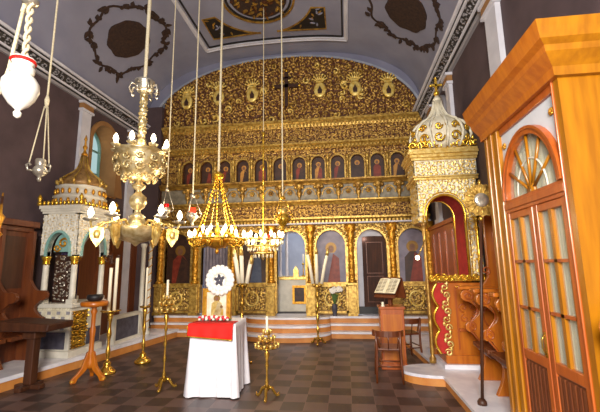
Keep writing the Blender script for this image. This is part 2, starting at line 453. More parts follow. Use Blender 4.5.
# pilasters
n = 7
for wx, sg, ya, yb, za, zb in ((-5.6, 1, 6.78, 7.06, 0.2, 5.235), (-5.6, 1, 8.55, 8.85, .2, 5.235), (2.1, -1, 4.58, 4.93, 0, 5.235), (2.1, -1, 6.78, 7.02, 2.5, 5.235), (2.1, -1, 8.2, 8.5, 2.5, 5.235)):
    b = MB(); b.box(min(wx, wx + sg * .07), max(wx, wx + sg * .07), ya, yb, za, zb - .22)
    b.box(min(wx, wx + sg * .11), max(wx, wx + sg * .11), ya - .04, yb + .04, zb - .22, zb - .17)
    b.box(min(wx, wx + sg * .10), max(wx, wx + sg * .10), ya - .02, yb + .02, zb - .17, zb - .02, 1)
    b.box(min(wx, wx + sg * .13), max(wx, wx + sg * .13), ya - .05, yb + .05, zb - .05, zb, 0)
    b.box(min(wx, wx + sg * .1), max(wx, wx + sg * .1), ya - .03, yb + .03, za, za + .12)
    o = struct(b.build('trim', ['pil', 'tan'])); o.name = 'trim_%d' % n; n += 1

# end wall with the great arch that holds the altar screen
AC, AH, AZ, AR = -1.65, 3.75, 5.3, 2.1
def sarch(hw, rise, n=44, e=2.15):
    o = []
    for i in range(n + 1):
        a = PI * i / n; c_, s_ = math.cos(a), math.sin(a)
        o.append((AC - hw * math.copysign(abs(c_) ** (2 / e), c_), AZ + rise * abs(s_) ** (2 / e)))
    return o
b = MB()
inn = [(AC - 3.35, 0)] + [(AC - 3.35, 5.3 + 1.0)] + [p for p in sarch(3.75, 2.1) if p[0] > AC - 3.3] + [(AC + 3.75, 0)]
b.prism([(-5.9, 0)] + inn + [(2.4, 0), (2.4, 7.7), (-5.9, 7.7)], 'y', 9.35, 9.7)
struct(b.build('wall_far', 'endwall'))
b = MB(); b._band(sarch(3.72, 2.06), sarch(3.78, 2.12), 'y', 9.22, 9.36)
b.v = [(max(p[0], -5.55), p[1], p[2]) for p in b.v]
o = struct(b.build('trim', 'bluegrey')); o.name = 'trim_%d' % n; n += 1
b = MB(); b.box(-5.58, -4.98, 9.1, 9.35, 0, 6.1); struct(b.build('pier', 'wall'))
# the sanctuary behind the screen
b = MB(); b.box(-5.6, 2.4, 12.3, 12.5, 0, 7.6); struct(b.build('wall_sanctuary', 'sanct'))
b = MB(); b.box(-5.8, -5.6, 9.7, 12.5, 0, 7.6); b.box(2.4, 2.6, 9.7, 12.5, 0, 7.6); o = struct(b.build('wall', 'sanct')); o.name = 'wall_sanctuary_side'
b = MB(); b.box(-5.8, 2.6, 9.7, 12.5, 7.6, 7.75); struct(b.build('ceiling_sanctuary', 'vault'))
b = MB(); b.box(-5.6, 2.4, 9.5, 12.4, 0, .45); struct(b.build('floor_sanctuary', 'slate'))

# ---------------------------------------------------------------- steps and platforms
def step(i, z0, z1, ys, bulge):
    pts = [(2.05, 9.5), (2.05, ys)]
    for k in range(17):
        a = PI * k / 16
        pts.append((-1.45 + (.98 + bulge * .12) * math.cos(a), ys - bulge * math.sin(a) ** .8))
    pts += [(-4.9, ys), (-4.9, 9.5)]
    b = MB(); b.prism(pts, 'z', z0, z1 - .045, 0)
    c = (-1.4, 9.3)
    b.prism([(p[0] + (0 if abs(p[1] - 9.5) < .1 else .0), p[1] - (.025 if p[1] < 9.4 else 0)) for p in pts], 'z', z1 - .045, z1, 1)
    o = struct(b.build('step', ['riser', 'marble'])); o.name = 'altar_step_%d' % i
    return o
step(1, 0, .15, 8.72, .55); step(2, .15, .30, 8.90, .42); step(3, .30, .45, 9.05, .3)
# right platform with rounded foot step, left platform
b = MB()
pr = [(2.1, .6), (1.3, .6), (1.27, 5.5)] + [(1.27 - .52 * math.sin(PI * k / 14), 5.8 - .32 * math.cos(PI * k / 14)) for k in range(15)] + [(1.27, 6.2), (1.1, 8.6), (2.1, 8.6)]
b.prism(pr, 'z', 0, .10, 0); b.prism([(p[0] - (.02 if p[0] < 1.4 else 0), p[1]) for p in pr], 'z', .10, .14, 1)
struct(b.build('marble_platform', ['riser', 'marble']))
b = MB(); b.box(1.36, 2.1, 5.82, 7.0, .14, .20); struct(b.build('throne_plinth', 'marble'))
b = MB(); pl = [(-5.6, 3), (-5.02, 3), (-4.1, 8.72), (-5.6, 8.72)]
b.prism(pl, 'z', 0, .13, 0); b.prism([(-5.6, 3), (-5.0, 3), (-4.08, 8.72), (-5.6, 8.72)], 'z', .13, .19, 1)
o = struct(b.build('marble_platform', ['riser', 'marble'])); o.name = 'marble_platform_north'

# ================================================================== altar screen
Y0 = 9.2
ico = thing('altar_screen', 'tall carved and gilded altar screen filling the arched end of the church', 'altar screen', (-1.4, Y0, .45))
BAY = [-1.39 + 1.0 * k for k in range(-3, 4)]
DOORS = (-2, 0, 2)
def flatmap(y, d): return lambda u, v, h: (u, y - d * h, v)
# pediment: relief within the arch
def under_arch(U, V):
    return (V < AZ + 2.06 * np.clip(1 - (np.abs(U - AC) / 3.68) ** 2.15, 0, 1) ** (1 / 2.15)) & (U > -4.95)
b = MB()
pp = [(max(x, -4.97), z) for x, z in sarch(3.70, 2.06)]
b.prism([(-4.97, 5.25)] + [p for p in pp if p[0] > -4.97] + [(2.05, 5.25)], 'y', Y0 + .02, Y0 + .15, 1)
b.hf(-4.97, 2.05, 5.42, 7.4, .02, scrolls(.19, 11), flatmap(Y0 + .02, .07), under_arch, 0, 1, .33)
b.build('pediment', ['oldgold', 'ground'], ico)
for k in range(60):                                                # loose acanthus sprays standing proud of the relief
    x = rnd.uniform(-4.7, 1.8); z = rnd.uniform(5.55, 7.2)
    if z > AZ + 1.9 * max(0, 1 - (abs(x - AC) / 3.5) ** 2.15) ** (1 / 2.15): continue
    r = rnd.uniform(.07, .14)
    b = MB(); b.tube([(p[0], Y0 - .05 - .02 * math.sin(q), p[2]) for q, p in enumerate(curl(x, z, r, 1.1, rnd.choice((1, -1)), rnd.uniform(0, 6)))], [.008 + .022 * math.sin(PI * (i + .5) / 19) for i in range(19)], 6)
    b.build('acanthus_spray', 'yellowg' if k % 2 else 'ggold', ico)
# crowned oval medallions
for k, (x, z) in enumerate(((-4.28, 6.2), (-3.36, 6.28), (-2.41, 6.28), (-.56, 6.28), (.37, 6.25), (1.23, 6.15))):
    c = MB(); c.lathe([(.0, -.0), (.13, 0), (.16, .02), (.16, .05), (.12, .065), (0, .055)], (0, 0, 0), 20, 0, sx=1, sy=1.35)
    c.v = [(x + p[0], Y0 - .04 - p[2], z + p[1]) for p in c.v]
    med = c.build('medallion', 'yellowg', ico)
    d = MB(); d.prism([(x - .05, z - .12), (x + .05, z - .12), (x + .06, z - .02), (x + .03, z + .03), (x, z + .10), (x - .03, z + .03), (x - .06, z - .02)], 'y', Y0 - .125, Y0 - .09)
    d.build('figure', 'icon_d', med)
    d = MB(); 
    for j in range(7):
        a = PI * (.1 + .8 * j / 6); d.tube([(x + .07 * math.cos(a), Y0 - .07, z + .25 + .03 * math.sin(a)), (x + .19 * math.cos(a), Y0 - .09, z + .25 + .18 * math.sin(a))], [.024, .016], 6); d.ball((x + .20 * math.cos(a), Y0 - .09, z + .25 + .19 * math.sin(a)), .028, 8)
    d.box(x - .10, x + .10, Y0 - .10, Y0 - .04, z + .21, z + .25)
    d.build('crown', 'yellowg', ico)
# painted cross
b = MB(); x = -1.46
b.box(x - .05, x + .05, Y0 - .11, Y0 - .06, 5.87, 6.86); b.box(x - .33, x + .33, Y0 - .11, Y0 - .06, 6.40, 6.50)
b.box(x - .14, x + .14, Y0 - .11, Y0 - .06, 6.66, 6.71)
cr = b.build('cross', 'icon_d', ico)
b = MB(); b.box(x - .07, x - .05, Y0 - .12, Y0 - .05, 5.87, 6.4); b.box(x + .05, x + .065, Y0 - .12, Y0 - .05, 5.87, 6.4)
for p in ((x - .35, 6.45), (x + .35, 6.45), (x, 6.9)): b.ball((p[0], Y0 - .085, p[1]), (.045, .03, .045), 8)
b.build('cross_border', 'golds', cr)

def cornice(name, z0, z1, d, m, x0=-4.95, x1=2.02, dent=True):
    b = MB(); h = z1 - z0
    b.prism([(Y0 + .05, z0), (Y0 - .3 * d, z0), (Y0 - .45 * d, z0 + .3 * h), (Y0 - .8 * d, z0 + .6 * h), (Y0 - d, z0 + .7 * h), (Y0 - d, z1), (Y0 + .05, z1)], 'x', x0, x1)
    if dent:
        n = int((x1 - x0) / .09)
        for i in range(n):
            x = x0 + (i + .25) * (x1 - x0) / n
            b.box(x, x + .045, Y0 - .72 * d, Y0 - .2 * d, z0 + .05 * h, z0 + .45 * h)
    return b.build(name, m, ico)
def frieze(name, z0, z1, s, seed, m, y=Y0, x0=-4.95, x1=2.02, d=.045):
    b = MB(); b.box(x0, x1, y + .0, y + .12, z0, z1, 1)
    b.hf(x0, x1, z0, z1, .017, scrolls(s, seed), flatmap(y - .003, d), None, 0, 1, .3)
    return b.build(name, m, ico)
cornice('pediment_cornice', 5.27, 5.46, .16, 'ggold')
frieze('frieze', 4.80, 5.27, .11, 21, ['oldgold', 'ground'])
cornice('cornice', 4.66, 4.80, .20, 'ggold')
# gallery storey with twelve icons
GX = [-1.41 + .503 * (k - 5.5) for k in range(12)]
b = MB()
ed = [-4.95] + [(GX[i] + GX[i + 1]) / 2 for i in range(11)] + [2.02]
for i, x in enumerate(GX):
    b.prism(plate(ed[i], ed[i + 1], 3.82, 4.66, x, 0, 4.28, .17, .18, 10), 'y', Y0 + .0, Y0 + .1, 1)
def gmask(U, V):
    k = np.ones_like(U, bool)
    for x in GX: k &= ~((V > 3.82) & inarch(U, V, x, 4.28, .18, .19))
    return k
b.hf(-4.95, 2.02, 3.84, 4.66, .017, scrolls(.095, 31), flatmap(Y0 - .003, .04), gmask, 0, 1, .3)
b.build('gallery_wall', ['oldgold', 'ground'], ico)
def saint(b, x, z0, z1, hw, y, robe, cloak, halo, skin):
    """painted half-length or standing saint as thin layers of paint on a panel"""
    H = z1 - z0
    b.prism([(x - .62 * hw, z0), (x + .62 * hw, z0), (x + .58 * hw, z0 + .5 * H), (x + .2 * hw, z0 + .62 * H), (x - .2 * hw, z0 + .62 * H), (x - .58 * hw, z0 + .5 * H)], 'y', y - .004, y, robe)
    b.prism([(x - .3 * hw, z0), (x + .62 * hw, z0), (x + .58 * hw, z0 + .5 * H), (x + .15 * hw, z0 + .60 * H)], 'y', y - .007, y, cloak)
    r = min(.42 * hw, .15 * H)
    b.prism([(x + r * math.cos(t * PI / 8), z0 + .72 * H + r * math.sin(t * PI / 8)) for t in range(16)], 'y', y - .003, y, halo)
    b.prism([(x + .5 * r * math.cos(t * PI / 6), z0 + .70 * H + .62 * r * math.sin(t * PI / 6)) for t in range(12)], 'y', y - .008, y, skin)
IM = ['icon_d', 'icon_r', 'icon_b', 'icon_o', 'halo', 'icon_s', 'icon_g']
for i, x in enumerate(GX):
    b = MB(); b.prism(archpoly(x, 3.82, 4.28, .175, .185, 10), 'y', Y0 + .09, Y0 + .12, 0)
    saint(b, x, 3.83, 4.44, .16, Y0 + .088, (1, 0, 1, 3)[i % 4], (0, 1, 0)[i % 3], 3, 5)
    b.build('icon_painting', IM, ico)
    f = MB(); f._band([(x - .172, 3.84)] + archpts(x, 4.28, .172, .182, 10) + [(x + .172, 3.84)], [(x - .205, 3.84)] + archpts(x, 4.28, .205, .215, 10) + [(x + .205, 3.84)], 'y', Y0 - .05, Y0 + .02)
    f.build('gallery_arch', 'ggold', ico)
for i in range(13):
    x = -1.41 + .503 * (i - 6)
    b = MB(); b.lathe([(.045, 0), (.045, .04), (.03, .06), (.028, .35), (.03, .38), (.05, .42), (.05, .46), (.03, .5), (.05, .56), (.05, .62)], (x, Y0 - .06, 3.84), 10)
    b.build('colonnette', 'ggold', ico)
# balustrade: grey-blue panels, gold rosettes, and an urn-shaped bracket below every icon
cornice('gallery_ledge', 3.70, 3.83, .15, 'oldgold', dent=False)
b = MB(); b.box(-4.95, 2.02, Y0 + .02, Y0 + .12, 3.28, 3.72); b.build('balustrade', 'balus', ico)
for i, x in enumerate(GX):
    b = MB(); b.lathe([(.015, 0), (.04, .02), (.02, .06), (.05, .12), (.075, .2), (.05, .26), (.085, .32), (.11, .38), (.11, .42)], (x, Y0 - .03, 3.30), 10)
    b.ball((x - .09, Y0 - .08, 3.64), (.05, .04, .05), 8); b.ball((x + .09, Y0 - .08, 3.64), (.05, .04, .05), 8); b.ball((x, Y0 - .1, 3.56), (.04, .03, .06), 8)
    b.build('bracket', 'oldgold', ico)
    b = MB(); q = x + .2515
    if q < 1.9:
        for k in range(6): b.ball((q + .045 * math.cos(k * PI / 3), Y0 + .0, 3.52 + .045 * math.sin(k * PI / 3)), (.03, .025, .03), 8)
        b.ball((q, Y0 - .015, 3.52), .035, 8)
        b._band(archpts(q, 3.44, .15, .17, 8), archpts(q, 3.44, .175, .2, 8), 'y', Y0 - .015, Y0 + .03)
        b.build('rosette', 'oldgold', ico)
cornice('balustrade_ledge', 3.18, 3.29, .16, 'ggold', dent=False)
frieze('lower_frieze', 2.84, 3.18, .10, 41, ['oldgold', 'ground'])
cornice('architrave', 2.70, 2.84, .22, 'ggold')
b = MB(); b.box(-4.95, 2.02, Y0 - .225, Y0 + .05, 2.665, 2.70); b.build('ledge', 'pil', ico)
# arcade storey
eb = [-4.95] + [(BAY[i] + BAY[i + 1]) / 2 for i in range(6)] + [2.02]
HW, ZS, RI = .36, 2.14, .38
b = MB()
for i, x in enumerate(BAY):
    b.prism(plate(eb[i], eb[i + 1], 1.2, 2.67, x, 0, ZS, HW, RI, 14), 'y', Y0, Y0 + .14, 1)
def amask(U, V):
    k = np.ones_like(U, bool)
    for x in BAY: k &= ~inarch(U, V, x, ZS, HW + .01, RI + .01)
    return k
b.hf(-4.95, 2.02, 1.2, 2.67, .02, scrolls(.11, 51), flatmap(Y0 - .003, .04), amask, 0, 1, .3)
b.build('arcade_wall', ['ggold', 'ground2'], ico)
for i, x in enumerate(BAY):
    f = MB(); f._band([(x - HW, 1.22 if i - 3 not in DOORS else .5)] + archpts(x, ZS, HW, RI) + [(x + HW, 1.22 if i - 3 not in DOORS else .5)],
                      [(x - HW - .05, 1.22 if i - 3 not in DOORS else .5)] + archpts(x, ZS, HW + .07, RI + .08) + [(x + HW + .05, 1.22 if i - 3 not in DOORS else .5)], 'y', Y0 - .06, Y0 + .1)
    for k in range(15):
        a = PI * k / 14; f.ball((x + (HW + .065) * math.cos(a), Y0 - .055, ZS + (RI + .075) * math.sin(a)), (.04, .03, .04), 8)
    f.build('arch', 'ggold', ico)
    if i - 3 not in DOORS:
        b = MB(); b.prism(archpoly(x, 1.2, ZS, HW + .02, RI + .02), 'y', Y0 + .12, Y0 + .15, 6 if i >= 4 else 0)
        saint(b, x, 1.22, 2.42, .34, Y0 + .118, (1, 2, 0, 1, 6, 2, 0)[i], (0, 1, 2, 0, 1, 0, 1)[i], 4, 5)
        b.build('icon_painting', IM, ico)
        d = MB(); d.box(x - .44, x + .44, Y0, Y0 + .12, .45, 1.2, 1)
        d.hf(x - .34, x + .34, .58, 1.12, .018, scrolls(.13, 60 + i), flatmap(Y0 - .003, .05), None, 0, 1, .3)
        pn = d.build('dado_panel', ['ggold', 'ground2'], ico)
        e = MB()
        for q in ((x - .40, x - .35), (x + .35, x + .40)): e.box(q[0], q[1], Y0 - .04, Y0 + .05, .5, 1.18)
        e.box(x - .40, x + .40, Y0 - .04, Y0 + .05, .5, .56); e.box(x - .40, x + .40, Y0 - .04, Y0 + .05, 1.13, 1.18)
        e.build('panel_frame', 'ggold', pn)
        e = MB(); e.tube([(x + .16 * math.cos(2 * PI * q / 28), Y0 - .05, .85 + .17 * math.sin(2 * PI * q / 28)) for q in range(28)], .022, 6, 0, True); e.build('roundel', 'yellowg', pn)
    b = MB(); b.box(x - .47, x + .47, Y0 - .05, Y0 + .1, 1.18, 1.24)
    if i - 3 not in DOORS: b.build('icon_ledge', 'ggold', ico)
for i in range(8):
    x = -1.39 + 1.0 * (i - 3.5)
    x = min(max(x, -4.85), 1.97)
    b = MB(); b.box(x - .10, x + .10, Y0 - .14, Y0 + .04, .45, 1.16); b.box(x - .12, x + .12, Y0 - .16, Y0 + .04, 1.16, 1.23); b.box(x - .12, x + .12, Y0 - .16, Y0 + .04, .45, .53)
    ped = b.build('column_pedestal', 'ggold', ico, bevel=.008)
    b = MB(); pr = [(.085, 1.23), (.095, 1.26), (.07, 1.30)] + [(.055 + .014 * abs(math.sin(k * .8)), 1.32 + k * .02) for k in range(51)] + [(.06, 2.34), (.09, 2.40), (.07, 2.44), (.11, 2.52), (.12, 2.6), (.12, 2.67)]
    b.lathe([(r * 1.1, z) for r, z in pr], (x, Y0 - .06, 0), 14, 0, 5, .14, 6.)
    for k in range(6):
        a = k * PI / 3; b.ball((x + .1 * math.cos(a), Y0 - .06 + .1 * math.sin(a), 2.52), (.035, .035, .05), 8)
    b.build('column', 'gold', ico)
# plain side cheeks that carry the weight of the relief at both ends
b = MB(); b.box(-4.97, -4.94, Y0, Y0 + .3, .45, 6.2); b.box(2.02, 2.05, Y0, Y0 + .3, .45, 6.0); b.build('end_post', 'ground', ico)

# openings: altar in the middle, door leaf on the right, grey curtain on the left
x = BAY[5]
dl = thing('sanctuary_door', 'dark brown wooden door standing in the right-hand arch of the altar screen', 'door', (x, 9.45, .45))
b = MB(); b.prism(archpoly(x + .08, .62, 2.34, .29, .03), 'y', 9.46, 9.52); leaf = b.build('door_leaf', 'doorw', dl)
b = MB()
for z0_, z1_ in ((.75, 1.35), (1.45, 2.2)): b._band([(x - .10, z0_), (x + .27, z0_), (x + .27, z1_), (x - .10, z1_), (x - .10, z0_)], [(x - .12, z0_ - .02), (x + .29, z0_ - .02), (x + .29, z1_ + .02), (x - .12, z1_ + .02), (x - .12, z0_ - .02)], 'y', 9.445, 9.462)
b.build('door_panel', 'woodb', dl)
b = MB(); b.box(x - .42, x + .42, 9.46, 9.6, .45, .62); b.build('door_sill', 'black', dl)
b = MB(); b.prism(archpoly(x, .62, ZS, HW + .06, RI + .06), 'y', 9.56, 9.60); b.build('door_surround', 'pil', dl)
x = BAY[1]
cu = MB()
vs = []; nn = 40
for z in (.62, 2.4):
    for k in range(nn + 1):
        vs.append((x - .4 + .8 * k / nn, 9.5 + .02 * math.sin(k * 1.4), z))
cu.add(vs, [(k, k + 1, k + nn + 2, k + nn + 1) for k in range(nn)], 0, True)
cu.add([(p[0], p[1] + .01, p[2]) for p in vs], [(k, k + 1, k + nn + 2, k + nn + 1) for k in range(nn)], 0, True)
cu.box(x - .42, x + .42, 9.49, 9.51, 2.38, 2.40)
tag(cu.build('door_curtain', 'icon_g', None, loc=(x, 9.5, .5)), 'grey-blue curtain closing the left-hand arch of the altar screen', 'curtain')
x = BAY[3]
al = thing('altar_table', 'pale blue and white altar with a canopy seen through the central arch of the screen', 'altar', (x, 10.3, .45))
b = MB(); b.box(x - .5, x + .5, 9.9, 10.7, .45, 1.28); b.build('altar_base', 'white', al, bevel=.01)
b = MB(); b.box(x - .56, x + .56, 9.85, 10.75, 1.28, 1.36); b.build('altar_slab', 'goldp', al, bevel=.01)
b = MB(); b.box(x - .05, x + .27, 9.88, 9.91, .68, 1.10); fp = b.build('front_picture', 'icon_d', al)
b = MB(); b._band([(x - .02, .71), (x + .24, .71), (x + .24, 1.07), (x - .02, 1.07), (x - .02, .71)], [(x - .08, .65), (x + .30, .65), (x + .30, 1.13), (x - .08, 1.13), (x - .08, .65)], 'y', 9.86, 9.89); b.build('picture_frame', 'gold', fp)
for q in (-.42, -.24, .42):
    b = MB(); b.lathe([(.05, 0), (.06, .03), (.042, .07), (.038, 1.15), (.055, 1.2), (.06, 1.25)], (x + q, 10.0, 1.36), 12); b.build('canopy_column', 'pil', al)
b = MB(); b.box(x - .5, x + .5, 9.95, 10.7, 2.6, 2.72); b.box(x - .46, x + .46, 9.98, 10.65, 2.72, 3.0); b.build('canopy', 'pil', al, bevel=.01)
for q, g in ((.0, 'box'), (.2, 'v')):
    t = thing('altar_vessel', 'small gilt %s standing on the altar behind the central arch' % ('tabernacle' if g == 'box' else 'candlestick'), 'vessel', (x + q, 10.05, 1.36))
    b = MB()
    if g == 'box':
        b.box(x + q - .07, x + q + .07, 10.0, 10.12, 1.36, 1.52); b.prism([(x + q - .08, 1.52), (x + q + .08, 1.52), (x + q, 1.64)], 'y', 9.99, 10.13); b.build('body', 'goldp', t)
    else:
        b.lathe([(.05, 0), (.05, .02), (.015, .05), (.015, .3), (.04, .33), (.03, .36)], (x + q, 10.05, 1.36), 10); b.build('body', 'golds', t)
        b = MB(); b.lathe([(.014, 0), (.014, .25)], (x + q, 10.05, 1.72), 8); b.build('candle', 'wax', t)
# bouquet in front of the screen
fb = thing('flower_vase', 'vase of white lilies and green leaves on the steps before the altar screen', 'flowers', (-.33, 9.07, .45))
b = MB(); b.lathe([(.05, 0), (.06, .02), (.04, .05), (.07, .14), (.075, .2), (.05, .26), (.06, .28)], (-.33, 9.07, .45), 12); b.build('vase', 'slate', fb)
b = MB(); 
for k in range(14):
    a = k * 2.4; r = .05 + .1 * rnd.random(); b.tube([(-.33, 9.07, .7), (-.33 + .4 * r * math.cos(a), 9.07 - .02, .85), (-.33 + r * math.cos(a), 9.07 + .3 * r * math.sin(a) - .03, .95 + .1 * rnd.random())], [.008, .02, .004], 6)
b.build('foliage', 'leaf', fb)
b = MB()
for k in range(12):
    a = k * 2.4 + 1; r = .05 + .14 * rnd.random(); cx, cz = -.33 + r * math.cos(a) + .04, 1.02 + .10 * rnd.random()
    for j in range(5): b.ball((cx + .03 * math.cos(j * 1.257), 9.0, cz + .03 * math.sin(j * 1.257)), (.025, .015, .025), 6)
b.build('blossoms', 'petal', fb)

# ================================================================== bishop's throne
th = thing('bishop_throne', "tall gilded bishop's throne with a domed canopy and red velvet lining, by the right wall", 'throne', (1.62, 6.2, .2))
TY, TB = 5.9, 6.45
cx, hw, zs, ri = 1.55, .29, 2.42, .30
b = MB(); b.prism([(1.16, 2.30), (cx - hw, 2.30)] + archpts(cx, zs, hw, ri) + [(cx + hw, 1.42), (2.05, 1.42), (2.05, 3.0), (1.16, 3.0)], 'y', TY, TY + .06, 1)
tm = lambda U, V: ~inarch(U, V, cx, zs, hw + .02, ri + .02) & ~((U < cx - .1) & (V < 2.30))
b.hf(1.16, 2.05, 1.42, 2.98, .013, scrolls(.115, 71), flatmap(TY - .002, .03), tm, 0, 1, .3)
b.hf(TY, TB + .05, 2.30, 3.0, .02, scrolls(.115, 72), lambda u, v, h: (1.158 - .03 * h, u, v), None, 0, 1, .3)
b.build('canopy_front', ['goldp', 'ivory'], th)
b = MB(); b.box(1.165, 1.25, TY + .06, TB, 2.30, 3.0); b.build('jamb', 'goldp', th)
b = MB(); b.prism([(1.16, 2.30), (cx - hw, 2.30)] + archpts(cx, zs, hw, ri) + [(cx + hw, 1.42), (2.05, 1.42), (2.05, 3.0), (1.16, 3.0)], 'y', TB, TB + .05); b.box(2.0, 2.05, TY + .05, TB, 1.42, 3.0); b.build('canopy_back', 'woodr', th)
b = MB(); arcp = [(cx - hw, zs - .08)] + archpts(cx, zs, hw, ri) + [(cx + hw, 1.42)]
b._band(arcp, [(cx - hw - .02, zs - .08)] + archpts(cx, zs, hw + .02, ri + .02) + [(cx + hw + .02, 1.42)], 'y', TY + .02, TB); b.build('velvet_lining', 'red', th)
b = MB(); ar2 = [(cx - hw, 2.30)] + archpts(cx, zs, hw, ri) + [(cx + hw, 1.42)]
b.tube([(p[0], TY - .02, p[1]) for p in ar2], .02, 8); b.tube([(p[0], TY - .01, p[1]) for p in [(cx - hw - .045, 2.30)] + archpts(cx, zs, hw + .045, ri + .045) + [(cx + hw + .045, 1.42)]], .012, 6)
b.tube([(p[0], TB - .0, p[1]) for p in ar2], .018, 8)
b.build('arch_moulding', 'golds', th)
b = MB(); b.lathe([(.05, .2), (.05, .26), (.028, .3)] + [(.022 + .008 * abs(math.sin(k)), .32 + .04 * k) for k in range(48)] + [(.04, 2.24), (.055, 2.30)], (1.22, TY + .03, 0), 10); b.build('front_column', 'oldgold', th)
for px in (1.99,):
    b = MB(); b.lathe([(.03, 1.42), (.035, 1.46)] + [(.022 + .008 * abs(math.sin(k)), 1.48 + .04 * k) for k in range(20)] + [(.04, 2.3), (.05, 2.36)], (px, TY - .03, 0), 10); b.build('colonnette', 'golds', th)
b = MB(); b.box(1.13, 2.07, TY - .03, TB + .06, 3.0, 3.34, 1)
b.hf(1.14, 2.06, 3.04, 3.26, .012, scrolls(.10, 75), flatmap(TY - .032, .03), None, 0, 1, .3)
b.hf(TY, TB, 3.04, 3.26, .02, scrolls(.10, 76), lambda u, v, h: (1.128 - .03 * h, u, v), None, 0, 1, .3)
b.build('entablature', ['goldp', 'ivory'], th)
b = MB()
for z0, z1, e in ((2.96, 3.0, .03), (3.0, 3.025, .05), (3.28, 3.32, .05), (3.32, 3.37, .08), (3.37, 3.41, .11), (3.41, 3.46, .09)):
    b.box(1.13 - e, 2.07 + e * .2, TY - .03 - e, TB + .06 + e * .2, z0, z1)
b.build('cornice', 'goldp', th, bevel=.006)
b = MB(); b.box(1.16, 2.05, TY, TB + .05, 3.44, 3.5)
cz = 3.46
for k in range(7):
    x = 1.16 + .148 * k; r = .095 - .008 * abs(k - 3) + (.035 if k == 3 else 0)
    for hd in (1, -1): b.tube(curl(x + hd * .04, cz + r, r, 1.2, hd, -PI / 2, 16, TY - .05), [.008 + .012 * math.sin(PI * (i + .5) / 17) for i in range(17)], 6)
    b.ball((x, TY - .05, cz + 2 * r + .03), (.025, .02, .04), 8)
for k in range(4):
    y = TY + .05 + .15 * k
    pts = curl(y, cz + .08, .07, 1.2, 1, -PI / 2); b.tube([(1.12, p[0], p[2]) for p in pts], .014, 6)
b.build('crest', 'golds', th)
dc = (1.64, 6.2)
b = MB()
pro = [(.38, 3.5), (.45, 3.60), (.48, 3.73), (.45, 3.86), (.36, 3.98), (.24, 4.06), (.15, 4.13), (.10, 4.22), (.065, 4.33), (.05, 4.42)]
b.lathe([(r * .92, z) for r, z in pro], (dc[0], dc[1], 0), 24, 0)
b.build('dome', 'ivory', th)
b = MB()
for k in range(12):
    a = 2 * PI * k / 12
    b.tube([(dc[0] + (r + .015) * math.cos(a), dc[1] + (r + .015) * math.sin(a), z) for r, z in pro], [.022] * 5 + [.018, .014, .012, .01, .008], 6, 1)
    for (rr, z, q) in ((.475, 3.64, .085), (.47, 3.82, .06)):
        p = curl(0, 0, q, 1.2, 1 if k % 2 else -1, 0, 12); a2 = a + .26
        b.tube([(dc[0] + (rr + .01) * math.cos(a2) - t[0] * math.sin(a2), dc[1] + (rr + .01) * math.sin(a2) + t[0] * math.cos(a2), z + t[2]) for t in p], .017, 6)
    b.ball((dc[0] + .43 * math.cos(a), dc[1] + .43 * math.sin(a), 3.9 - .03), (.02, .02, .05), 6, 0)
b.lathe([(.05, 4.42), (.07, 4.45), (.05, 4.48), (.03, 4.52)], (dc[0], dc[1], 0), 12, 1)
b.build('dome_ribs', ['golds', 'ivory'], th)
b = MB(); b.ball((dc[0], dc[1], 4.57), .05, 12); b.box(dc[0] - .018, dc[0] + .018, dc[1] - .018, dc[1] + .018, 4.6, 4.84); b.box(dc[0] - .09, dc[0] + .09, dc[1] - .018, dc[1] + .018, 4.70, 4.735)
for q in (-.09, .09): b.ball((dc[0] + q, dc[1], 4.717), .025, 8)
b.ball((dc[0], dc[1], 4.85), .025, 8); b.build('cross_finial', 'golds', th)
# lower part: scalloped arm with velvet, gilded foliage, wooden panel
b = MB(); b.box(1.46, 2.05, TY, TB + .05, .2, 1.36); b.box(1.30, 2.05, TB, TB + .05, .2, 1.42); b.box(1.40, 2.05, TY - .03, TB + .05, .2, .32)
b.build('side_panel', 'wood', th, bevel=.01)
b = MB(); b.box(1.62, 1.92, TY - .05, TY, .66, .70); b.box(1.60, 1.62, TY - .012, TY, .4, 1.3); b.box(1.92, 1.94, TY - .012, TY, .4, 1.3)
for hd in (1, -1): b.tube(curl(1.77 + hd * .07, 1.0, .07, 1.2, hd, -PI / 2, 16, TY - .01), .012, 6); b.tube(curl(1.77 + hd * .06, .84, .06, 1.2, -hd, PI / 2, 16, TY - .01), .01, 6)
b.build('panel_carving', 'woodr', th)
def scal(off): 
    return [(1.27 + off + .05 * abs(math.sin((z - .30) * PI / .36)), z) for z in [.30 + 1.06 * i / 48 for i in range(49)]]
out = [(1.34 + off, z) for off, z in [(-.07 + .07 * (1 - abs(math.sin((z - .34) * PI / .34))), z) for z in [.34 + 1.02 * i / 48 for i in range(49)]]]
b = MB(); b.prism(out + [(1.48, 1.36), (1.48, .34)], 'y', TY - .01, TY + .05); b.build('velvet_wing', 'red', th)
b = MB(); b.tube([(x, TY - .02, z) for x, z in out], .018, 8)
b.build('wing_edge', 'golds', th)
b = MB()
for k in range(9):
    z = .36 + .118 * k; hd = 1 if k % 2 else -1
    b.tube(curl(1.455 + hd * .012, z, .055, 1.3, hd, rnd.uniform(0, 6), 14, TY - .03), [.006 + .012 * math.sin(PI * (i + .5) / 15) for i in range(15)], 6); b.ball((1.45 - hd * .04, TY - .02, z + .05), (.025, .015, .035), 6)
b.build('foliage_border', 'goldp', th)
b = MB(); b.box(1.24, 2.06, TY - .04, TY + .06, 1.39, 1.47)
for k in range(9):
    b.tube(curl(1.27 + .09 * k, 1.44, .055, 1.3, 1 if k % 2 else -1, k, 14, TY - .05), .014, 6)
b.build('arm_rail', 'golds', th)
b = MB(); b.box(1.45, 2.0, TY + .05, TB, .62, .70); b.build('seat', 'red', th)
lm = thing('wall_lamp', "small lit lamp on a rod beside the opening of the bishop's throne", 'lamp', (1.2, 5.8, 2.0))
